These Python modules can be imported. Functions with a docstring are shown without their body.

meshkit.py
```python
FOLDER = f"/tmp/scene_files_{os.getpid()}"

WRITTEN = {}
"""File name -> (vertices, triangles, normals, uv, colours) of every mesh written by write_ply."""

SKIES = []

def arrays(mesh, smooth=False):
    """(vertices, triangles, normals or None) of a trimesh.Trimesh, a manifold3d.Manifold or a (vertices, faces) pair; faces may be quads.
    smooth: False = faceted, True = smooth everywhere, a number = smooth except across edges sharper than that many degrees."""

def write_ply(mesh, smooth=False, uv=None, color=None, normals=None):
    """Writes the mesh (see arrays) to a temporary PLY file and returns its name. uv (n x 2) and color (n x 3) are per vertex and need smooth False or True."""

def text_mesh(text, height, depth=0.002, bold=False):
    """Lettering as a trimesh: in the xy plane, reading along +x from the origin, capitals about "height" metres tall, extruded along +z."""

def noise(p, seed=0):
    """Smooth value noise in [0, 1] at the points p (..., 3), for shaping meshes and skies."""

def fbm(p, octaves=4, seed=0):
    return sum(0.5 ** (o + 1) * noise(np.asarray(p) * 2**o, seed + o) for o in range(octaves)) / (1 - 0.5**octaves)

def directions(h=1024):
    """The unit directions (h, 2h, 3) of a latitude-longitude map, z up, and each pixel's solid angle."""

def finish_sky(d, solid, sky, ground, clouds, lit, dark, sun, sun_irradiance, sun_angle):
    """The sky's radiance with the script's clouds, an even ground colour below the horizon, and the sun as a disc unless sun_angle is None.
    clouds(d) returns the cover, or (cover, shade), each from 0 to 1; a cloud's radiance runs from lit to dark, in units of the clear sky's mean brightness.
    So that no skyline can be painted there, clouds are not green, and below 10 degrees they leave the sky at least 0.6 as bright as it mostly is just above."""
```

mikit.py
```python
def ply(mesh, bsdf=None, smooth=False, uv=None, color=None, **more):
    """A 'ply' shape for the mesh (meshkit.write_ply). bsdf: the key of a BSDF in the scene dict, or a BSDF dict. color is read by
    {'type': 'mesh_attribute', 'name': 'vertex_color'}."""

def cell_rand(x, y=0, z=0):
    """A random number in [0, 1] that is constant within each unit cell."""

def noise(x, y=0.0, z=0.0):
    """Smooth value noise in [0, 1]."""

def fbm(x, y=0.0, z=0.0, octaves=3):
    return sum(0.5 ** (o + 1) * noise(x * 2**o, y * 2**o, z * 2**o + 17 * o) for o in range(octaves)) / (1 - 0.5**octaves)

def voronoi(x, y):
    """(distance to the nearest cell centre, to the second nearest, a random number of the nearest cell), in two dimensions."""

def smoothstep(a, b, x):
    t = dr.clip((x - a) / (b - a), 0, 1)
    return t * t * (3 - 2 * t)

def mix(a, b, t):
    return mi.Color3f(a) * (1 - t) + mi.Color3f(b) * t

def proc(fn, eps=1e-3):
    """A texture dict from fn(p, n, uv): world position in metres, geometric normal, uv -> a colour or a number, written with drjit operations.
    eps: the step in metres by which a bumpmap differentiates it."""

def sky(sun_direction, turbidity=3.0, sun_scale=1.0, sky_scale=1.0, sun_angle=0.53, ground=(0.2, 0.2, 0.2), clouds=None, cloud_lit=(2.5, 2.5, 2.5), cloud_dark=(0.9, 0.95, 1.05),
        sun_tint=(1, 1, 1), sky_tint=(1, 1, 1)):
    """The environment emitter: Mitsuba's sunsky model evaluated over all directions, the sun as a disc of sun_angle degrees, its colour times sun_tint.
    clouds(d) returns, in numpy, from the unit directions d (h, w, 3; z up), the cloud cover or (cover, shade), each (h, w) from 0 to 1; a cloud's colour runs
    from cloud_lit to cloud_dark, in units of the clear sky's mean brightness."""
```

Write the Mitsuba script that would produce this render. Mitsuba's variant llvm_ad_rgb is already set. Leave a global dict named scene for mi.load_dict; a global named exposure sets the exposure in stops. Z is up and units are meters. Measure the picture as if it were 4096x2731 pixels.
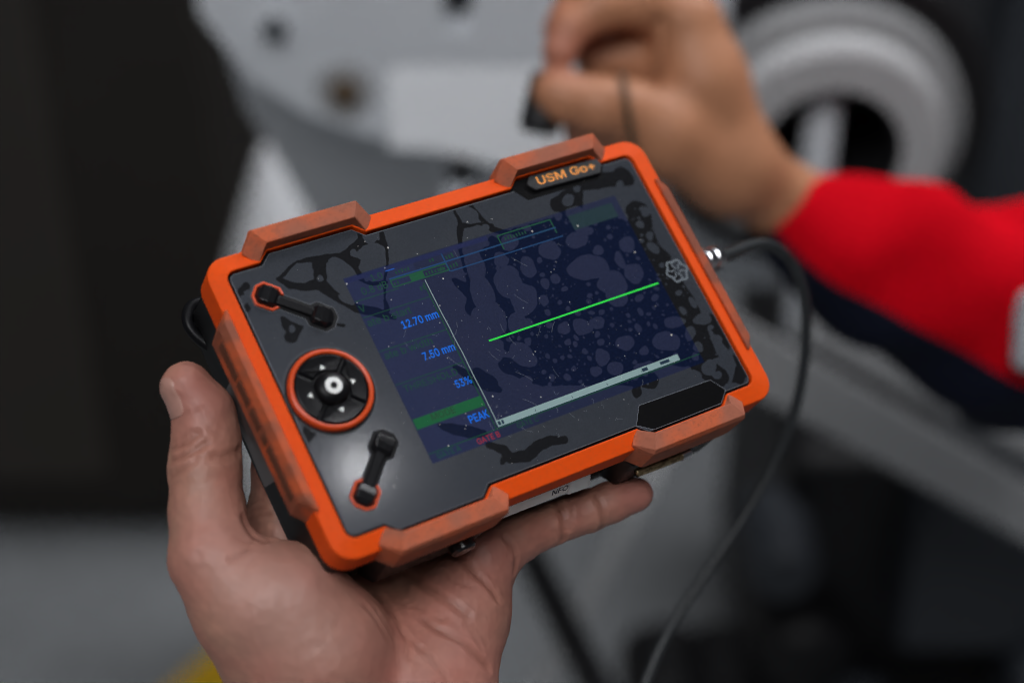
import math, numpy as np, trimesh, shapely, mitsuba as mi, mikit, meshkit, manifold3d as m3
from shapely.geometry import Polygon, LineString, Point, box as sbox
from shapely import affinity
from shapely.ops import unary_union
import drjit as dr
T = mi.ScalarTransform4f
RNG = np.random.default_rng(11)

scene, labels = {}, {}
# ---------------------------------------------------------------- camera, lamps, exposure
PITCH = math.radians(35)
scene['camera'] = {'type': 'thinlens', 'fov': 33.0, 'fov_axis': 'x', 'aperture_radius': 0.008, 'focus_distance': 0.568,
                   'near_clip': 0.02, 'far_clip': 60.0,
                   'to_world': T().look_at(origin=[0, 0, 1.55], target=[0, math.cos(PITCH), 1.55-math.sin(PITCH)], up=[0, 0, 1])}
exposure = -0.6

def lamp(key, centre, aim, w, h, rgb, weight=40.0):
    scene[key] = {'type': 'rectangle', 'to_world': T().look_at(origin=centre, target=aim, up=[0.1, 1, 0.02]) @ T().scale([w/2, h/2, 1]),
                  'lamp_black': None, 'emitter': {'type': 'area', 'radiance': {'type': 'rgb', 'value': rgb}, 'sampling_weight': weight}}
    scene[key].pop('lamp_black')

# unseen lamps added to shape the light, then the reflected high bay lamp
lamp('added_light', [-0.35, -1.25, 3.9], [0.05, 0.7, 1.0], 1.9, 1.5, [10.5, 10.6, 10.8])  # added to brighten the machine front, the face and the hand
lamp('added_light_001', [0.75, 2.0, 3.9], [0.5, 1.6, 0.0], 1.4, 0.8, [11.0, 11.15, 11.6])  # added to raise the floor brightness towards the right
lamp('added_light_002', [1.05, 1.6, 2.55], [0.0, 0.5, 1.2], 1.0, 0.8, [11.0, 11.1, 11.4])  # added for the right-hand faces, hung close for falloff across the frame
lamp('added_light_003', [0.98, 0.08, 4.2], [-0.02, 0.41, 1.2], 0.7, 0.6, [5, 5.1, 5.4], 25.0)  # added to give the left of the panel its glow
lamp('high_bay_lamp', [1.946, 0.25, 4.563], [-0.05, 0.41, 1.215], 0.03, 0.03, [1400, 1400, 1450], 20.0)
scene['ambient'] = {'type': 'constant', 'radiance': {'type': 'rgb', 'value': [0.06, 0.063, 0.070]}}
for k, (l, c, g) in {'added_light': ('added broad light above and behind the camera', 'lamp', 'workshop ceiling lamps'),
                     'added_light_001': ('added broad light above the floor behind the machine', 'lamp', 'workshop ceiling lamps'),
                     'added_light_002': ('added broad light hung close at the right beyond the machine', 'lamp', 'workshop ceiling lamps'),
                     'added_light_003': ('added small light above the instrument', 'lamp', 'workshop ceiling lamps'),
                     'high_bay_lamp': ('small bright high bay lamp', 'lamp', 'workshop ceiling lamps')}.items():
    labels[k] = {'label': l, 'category': c, 'group': g}

# ---------------------------------------------------------------- helpers
# the instrument's own frame: x right along its face, y up along its face, z out of its face, millimetres
M_DEV = np.array([[0.00083423,-0.00043944,0.0003331,0.0058665],[0.00055029,0.00070204,-0.00045202,0.47132693],[-3.521e-05,0.00056039,0.00082748,1.2283321],[0,0,0,1]])

def dev(V):
    return np.asarray(V, float) @ M_DEV[:3, :3].T + M_DEV[:3, 3]

def as_tm(m):
    if isinstance(m, m3.Manifold):
        q = m.to_mesh(); return trimesh.Trimesh(q.vert_properties[:, :3], q.tri_verts, process=False)
    if isinstance(m, tuple):
        v, f = m; f = np.asarray(f)
        if f.shape[1] == 4: f = np.vstack([f[:, [0, 1, 2]], f[:, [0, 2, 3]]])
        return trimesh.Trimesh(v, f, process=False)
    return m

USED = {}
def numbered(key):
    n = USED.get(key, 0); USED[key] = n+1
    return key if n == 0 else f'{key}_{n:03d}'

def put(key, mesh, bsdf, smooth=30, device=True, mm=False, uv=False, label=None, **more):
    """one entry of the scene; device=True: mesh in the instrument's millimetres; mm: world millimetres"""
    key = numbered(key)
    m = as_tm(mesh).copy()
    kw = {}
    if uv: kw['uv'] = np.array(m.vertices)[:, :2]; smooth = False if smooth is not True else True
    if device: m = trimesh.Trimesh(dev(m.vertices), m.faces, process=False)
    elif mm: m = trimesh.Trimesh(np.array(m.vertices)/1000, m.faces, process=False)
    scene[key] = mikit.ply(m, bsdf, smooth=smooth, **kw, **more)
    if label: labels[key] = {'label': label}
    return key

def tag(key, label, cat=None, group=None, kind=None):
    d = labels.setdefault(key, {}); d['label'] = label
    if cat: d['category'] = cat
    if group: d['group'] = group
    if kind: d['kind'] = kind

def ring_offset(P, d):
    """mitred inward offset of a ccw ring"""
    a = P-np.roll(P, 1, 0); b = np.roll(P, -1, 0)-P
    na = np.stack([-a[:, 1], a[:, 0]], 1)/np.maximum(np.linalg.norm(a, axis=1, keepdims=True), 1e-9)
    nb = np.stack([-b[:, 1], b[:, 0]], 1)/np.maximum(np.linalg.norm(b, axis=1, keepdims=True), 1e-9)
    m = na+nb; m /= np.maximum(np.linalg.norm(m, axis=1, keepdims=True), 1e-9)
    c = np.maximum((m*na).sum(1), 0.35)
    return P+m*(d/c)[:, None]

def slab(poly, z0, z1, r=0.3, n=3, bottom=True, dense=0):
    """a plate of outline poly with its top edge rounded by r"""
    out = []
    for g in getattr(poly, 'geoms', [poly]):
        g = shapely.orient_polygons(shapely.segmentize(g, dense) if dense else shapely.simplify(g, 0.004))
        V, F = [], []; tops, bots = [], []
        prof = [(0.0, z0)]+[(r*(1-math.cos(t)), z1-r+r*math.sin(t)) for t in np.linspace(0, math.pi/2, n+1)] if r > 0 else [(0, z0), (0, z1)]
        at = 0
        for ring in [g.exterior, *g.interiors]:
            P = np.array(ring.coords)[:-1]; k = len(P)
            L = [np.c_[ring_offset(P, o), np.full(k, z)] for o, z in prof]
            V += L
            i = np.arange(k); j = (i+1) % k
            for s in range(len(prof)-1):
                a, b = at+s*k, at+(s+1)*k
                F += [np.stack([a+i, a+j, b+j], 1), np.stack([a+i, b+j, b+i], 1)]
            at += k*len(prof); tops.append(L[-1][:, :2]); bots.append(P)
        for rings, z, flip in ((tops, z1, 0), (bots, z0, 1)):
            if flip and not bottom: continue
            if dense:                              # short boundary edges: triangles that run straight across the rim
                from scipy.spatial import Delaunay
                v = np.vstack(rings); f = Delaunay(v).simplices; q = shapely.points(v[f].mean(1)); f = f[shapely.contains(Polygon(rings[0], rings[1:]), q)]
            else: v, f = trimesh.creation.triangulate_polygon(Polygon(rings[0], rings[1:]), engine='earcut')
            c = np.cross(v[f[:, 1]]-v[f[:, 0]], v[f[:, 2]]-v[f[:, 0]])
            f = np.where((c < 0)[:, None], f[:, ::-1], f)
            V.append(np.c_[v, np.full(len(v), z)]); F.append((f[:, ::-1] if flip else f)+at); at += len(v)
        m = trimesh.Trimesh(np.vstack(V), np.vstack(F), process=False); m.merge_vertices(digits_vertex=5)
        m.update_faces(m.nondegenerate_faces()); m.remove_unreferenced_vertices(); out.append(m)
    return trimesh.util.concatenate(out) if len(out) > 1 else out[0]

def sheet(poly, z):
    out = []
    for g in getattr(poly, 'geoms', [poly]):
        if g.is_empty or g.area < 1e-4: continue
        v, f = trimesh.creation.triangulate_polygon(shapely.simplify(g, 0.003), engine='earcut')
        c = np.cross(v[f[:, 1]]-v[f[:, 0]], v[f[:, 2]]-v[f[:, 0]])
        f = np.where((c < 0)[:, None], f[:, ::-1], f)
        out.append(trimesh.Trimesh(np.c_[v, np.full(len(v), z)], f, process=False))
    return trimesh.util.concatenate(out)

def ball_hull(pts, r, seg=16):
    s = m3.Manifold.sphere(r, seg)
    return m3.Manifold.batch_hull([s.translate(tuple(map(float, p))) for p in pts])

def rrect(x0, y0, x1, y1, r):
    return sbox(x0+r, y0+r, x1-r, y1-r).buffer(r, quad_segs=10)

def lathe(prof, n=48):
    prof = np.asarray(prof, float); k = len(prof); a = np.arange(n)*2*np.pi/n
    V = np.stack([prof[None, :, 0]*np.cos(a)[:, None], prof[None, :, 0]*np.sin(a)[:, None], np.broadcast_to(prof[None, :, 1], (n, k))], -1).reshape(-1, 3)
    i, s = np.meshgrid(np.arange(n), np.arange(k-1), indexing='ij'); j = (i+1) % n
    q = np.stack([i*k+s, i*k+s+1, j*k+s+1, j*k+s], -1).reshape(-1, 4)
    m = as_tm((V, q)); m.merge_vertices(digits_vertex=6); m.update_faces(m.nondegenerate_faces()); m.remove_unreferenced_vertices()
    return m

def spline(pts, n):
    from scipy.interpolate import CubicSpline
    p = np.asarray(pts, float); t = np.r_[0, np.cumsum(np.linalg.norm(np.diff(p[:, :3], axis=0), axis=1))]
    return CubicSpline(t, p)(np.linspace(0, t[-1], n))

def tube(pts, r, sides=14, caps=True):
    p = np.asarray(pts, float); r = np.broadcast_to(r, (len(p),)); t = np.gradient(p, axis=0); t /= np.linalg.norm(t, axis=1, keepdims=True)
    u = np.cross(t[0], [0.3, 0.2, 0.93]); u /= np.linalg.norm(u); V = []
    for k in range(len(p)):
        u = u-t[k]*(u@t[k]); u /= np.linalg.norm(u); w = np.cross(t[k], u); a = np.arange(sides)*2*np.pi/sides
        V.append(p[k]+r[k]*(np.cos(a)[:, None]*u+np.sin(a)[:, None]*w))
    n = len(p); i, s = np.meshgrid(np.arange(n-1), np.arange(sides), indexing='ij'); j = (s+1) % sides
    f = np.stack([i*sides+s, i*sides+j, (i+1)*sides+j, (i+1)*sides+s], -1).reshape(-1, 4)
    F = np.vstack([f[:, [0, 1, 2]], f[:, [0, 2, 3]]]); V = np.vstack(V)
    if caps:
        V = np.vstack([V, p[:1], p[-1:]]); s = np.arange(sides); j = (s+1) % sides; c = n*sides
        F = np.vstack([F, np.stack([s*0+c, j, s], 1), np.stack([s*0+c+1, (n-1)*sides+s, (n-1)*sides+j], 1)])
    return trimesh.Trimesh(V, F, process=False)

def rot2(poly, deg, at): return affinity.translate(affinity.rotate(poly, deg, origin=(0, 0)), *at)

# ---------------------------------------------------------------- materials
def mat(key, rgb, rough=0.5, spec=0.5, bump=None, eps=2e-4, two=False, **kw):
    col = rgb if isinstance(rgb, dict) else {'type': 'rgb', 'value': list(rgb)}
    b = {'type': 'principled', 'base_color': col, 'roughness': rough, 'specular': spec, **kw}
    if bump: b = {'type': 'bumpmap', 'arbitrary': mikit.proc(bump, eps=eps), 'scale': 1.0, 'bsdf': b}
    if two: b = {'type': 'twosided', 'bsdf': b}
    scene[key] = b
    return key
mx, sst, nz, fb = mikit.mix, mikit.smoothstep, mikit.noise, mikit.fbm
# ---------------------------------------------------------------- smooth bodies from round cones
def sdf_chain(P, prims):
    """smooth union of tapered capsules (ax,ay,az,ra, bx,by,bz,rb, k) at points P, millimetres"""
    d = None
    for (ax, ay, az, ra, bx, by, bz, rb, k) in prims:
        a = np.array([ax, ay, az], np.float32); ab = np.array([bx-ax, by-ay, bz-az], np.float32)
        q = P-a
        t = np.clip(q@ab/max(float(ab@ab), 1e-6), 0, 1)
        e = np.sqrt(((q-t[:, None]*ab)**2).sum(1))-(ra+t*(rb-ra))
        if d is None:
            d = e
        else:
            h = np.clip(0.5+0.5*(d-e)/k, 0, 1)
            d = d*(1-h)+e*h-k*h*(1-h)
    return d

def surface_nets(fn, lo, hi, h):
    n = np.ceil((np.array(hi)-lo)/h).astype(int)+1
    ax = [lo[k]+h*np.arange(n[k]) for k in range(3)]
    F = np.empty(n, np.float32)
    yy, zz = np.meshgrid(ax[1], ax[2], indexing='ij')
    for i0 in range(0, n[0], 8):
        xs = ax[0][i0:i0+8]
        P = np.stack([np.repeat(xs, yy.size), np.tile(yy.ravel(), len(xs)), np.tile(zz.ravel(), len(xs))], 1).astype(np.float32)
        F[i0:i0+8] = fn(P).reshape(len(xs), n[1], n[2])
    S = F < 0
    c = [S[i:n[0]-1+i, j:n[1]-1+j, k:n[2]-1+k] for i in (0, 1) for j in (0, 1) for k in (0, 1)]
    tot = sum(x.astype(np.int8) for x in c)
    act = (tot > 0) & (tot < 8)
    idx = -np.ones(act.shape, int); cells = np.argwhere(act); idx[act] = np.arange(len(cells))
    acc = np.zeros((len(cells), 3)); cnt = np.zeros(len(cells))
    corners = [(i, j, k) for i in (0, 1) for j in (0, 1) for k in (0, 1)]
    for a in corners:
        for m in range(3):
            if a[m]: continue
            b = list(a); b[m] = 1
            ia, ib = cells+a, cells+b
            fa, fb = F[tuple(ia.T)], F[tuple(ib.T)]
            on = (fa < 0) != (fb < 0)
            t = np.where(on, fa/np.where(on, fa-fb, 1), 0)
            p = ia+t[:, None]*(np.array(b)-a)
            acc += np.where(on[:, None], p, 0); cnt += on
    V = np.array(lo)+h*(acc/cnt[:, None])
    faces = []
    for m in range(3):
        u, w = (m+1) % 3, (m+2) % 3
        A = np.moveaxis(S, (m, u, w), (0, 1, 2)); I = np.moveaxis(idx, (m, u, w), (0, 1, 2))
        a0, a1 = A[:-1, 1:-1, 1:-1], A[1:, 1:-1, 1:-1]
        e = np.argwhere(a0 != a1)
        if not len(e): continue
        x, y, z = e[:, 0], e[:, 1]+1, e[:, 2]+1
        q = np.stack([I[x, y-1, z-1], I[x, y, z-1], I[x, y, z], I[x, y-1, z]], 1)
        flip = ~a0[tuple(e.T)]
        q[flip] = q[flip][:, ::-1]
        faces.append(q)
    q = np.vstack(faces)
    f = np.vstack([q[:, [0, 1, 2]], q[:, [0, 2, 3]]])
    return V, f

def sdf_grad(fn, V, e=0.05):
    V = V.astype(np.float32)
    g = np.stack([fn(V+np.float32([e, 0, 0]))-fn(V-np.float32([e, 0, 0])), fn(V+np.float32([0, e, 0]))-fn(V-np.float32([0, e, 0])), fn(V+np.float32([0, 0, e]))-fn(V-np.float32([0, 0, e]))], 1)
    return g/np.maximum(np.linalg.norm(g, axis=1, keepdims=True), 1e-9)

def chain(pts, k):
    return [(*pts[i], *pts[i+1], k) for i in range(len(pts)-1)]

def dist_polyline(V, pts):
    pts = np.asarray(pts, float); d = np.full(len(V), 1e9)
    for a, b in zip(pts[:-1], pts[1:]):
        ab = b-a; t = np.clip((V-a)@ab/max(ab@ab, 1e-9), 0, 1)
        d = np.minimum(d, np.linalg.norm(V-a-t[:, None]*ab, axis=1))
    return d
# ---------------------------------------------------------------- measured shapes (instrument frame, millimetres, unless noted)
DARK = [[[-73.81,40.04,0.72],[-66.17,43.85,0.52],[-58.58,42.63,1.46],[-51.12,40.88,1.69],[-45.2,42.8,1.6],[-41.79,44.66,1.34],[-40.82,47.87,1.18]],[[-73.93,39.79,0.92],[-71.54,36.79,1.43],[-66.61,34.66,1.54],[-61.9,34.29,2.59],[-59.95,30.28,2.07],[-57.41,26.36,1.45],[-54.16,22.77,1.66],[-48.63,19.28,1.88],[-43.67,15.69,0.84]],[[-59.16,41.38,2.61],[-60.98,36.26,2.34]],[[-52.44,40.43,2.11],[-47.83,37.27,2.64],[-48.99,32.48,1.16],[-45.58,29.11,0.84],[-40.47,28.06,0.53]],[[-42.03,44.15,1.6],[-37.97,42.61,0.64],[-35.12,41.45,1.18],[-35.75,37.56,0.64],[-37.8,33.56,0.48],[-40.48,29.21,0.48],[-43.6,23.34,0.47],[-44.78,19.17,1.05]],[[-34.14,45.84,0.76],[-35.12,42.03,1.18]],[[-85.09,40.82,1.41],[-87.45,40.19,0.8],[-88.28,37.14,1.76],[-88.19,33.8,1.5]],[[-78.71,26.86,0.81],[-77.96,23.85,2.11],[-74.49,22.16,0.91],[-78.79,20.28,2.41]],[[-63.09,20.08,0.51],[-61.0,18.5,0.72]],[[-6.15,45.75,0.45],[-6.18,42.15,0.78],[-6.47,39.24,1.11],[-0.88,38.45,0.45],[3.95,36.09,1.24]],[[-0.37,47.67,0.9],[1.65,41.01,0.9],[3.41,35.04,1.24],[8.38,31.72,1.69],[14.66,26.18,2.27]],[[-6.99,38.8,1.22],[-10.4,32.68,0.83],[-11.72,28.35,0.66],[-12.78,23.38,0.55],[-14.1,16.19,1.3],[-17.67,10.37,2.16],[-14.93,4.28,1.62],[-10.69,-2.3,2.16],[-9.21,-7.39,1.08]],[[-17.87,21.47,1.09],[-16.37,18.66,2.17],[-15.13,14.19,1.63]],[[1.77,30.73,2.24],[-0.68,22.54,1.66],[-4.88,17.94,0.99],[-4.2,8.92,1.64],[-7.61,1.3,2.17]],[[31.81,35.95,3.86],[40.05,38.83,3.35],[30.84,28.64,6.03],[35.81,20.14,6.58],[22.21,12.84,6.98],[11.26,7.82,7.92],[2.98,1.01,7.29]],[[43.85,41.28,2.81],[53.21,40.36,3.4],[62.12,38.38,3.15]],[[60.64,42.44,1.15],[61.09,39.89,4.0]],[[59.39,24.78,5.37],[56.98,18.37,5.06],[56.67,10.22,4.47],[60.54,6.08,2.24]],[[43.61,17.75,7.18],[42.76,7.55,6.03],[46.63,28.59,2.23]],[[7.87,28.7,4.8],[7.98,20.14,5.83],[-0.68,21.16,3.68],[0.15,28.24,2.64]],[[19.94,2.23,6.91],[21.01,-6.55,7.41],[28.56,-9.02,6.94],[37.37,-14.73,5.91]],[[-4.73,-4.19,5.71],[4.66,-10.36,8.05],[15.58,-14.01,8.14],[25.2,-20.3,7.62],[39.43,-18.83,5.37]],[[-14.91,-11.64,3.37],[-4.62,-18.14,5.09],[9.89,-24.3,3.44],[23.59,-28.98,3.49],[31.34,-32.86,3.51]],[[54.5,-20.03,3.04],[52.17,-27.47,3.62],[52.21,-34.39,4.8],[56.37,-40.18,4.21]],[[65.41,-21.69,3.69],[68.18,-33.46,3.06],[67.9,-39.71,3.05],[61.16,-44.95,1.81]],[[-25.62,-10.98,2.21],[-23.03,-15.41,2.77]],[[-33.53,-34.47,1.35],[-29.73,-37.56,1.95],[-28.97,-40.71,1.94],[-23.1,-42.26,2.17],[-17.68,-40.16,2.19],[-13.26,-40.0,1.87],[-8.43,-41.43,1.55]],[[-32.26,-41.24,0.75],[-29.22,-38.9,1.62]],[[24.41,-35.06,1.97],[23.41,-36.24,0.93]],[[-31.92,-6.51,1.21],[-28.24,-12.31,2.06],[-24.27,-16.27,2.07],[-21.43,-18.55,1.22]],[[-46.01,-22.76,0.82],[-42.71,-25.2,2.01],[-37.73,-28.23,2.37],[-33.56,-30.35,1.49]],[[-86.99,-9.48,1.35],[-88.93,-13.06,1.34],[-85.64,-11.79,0.79]]]
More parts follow.
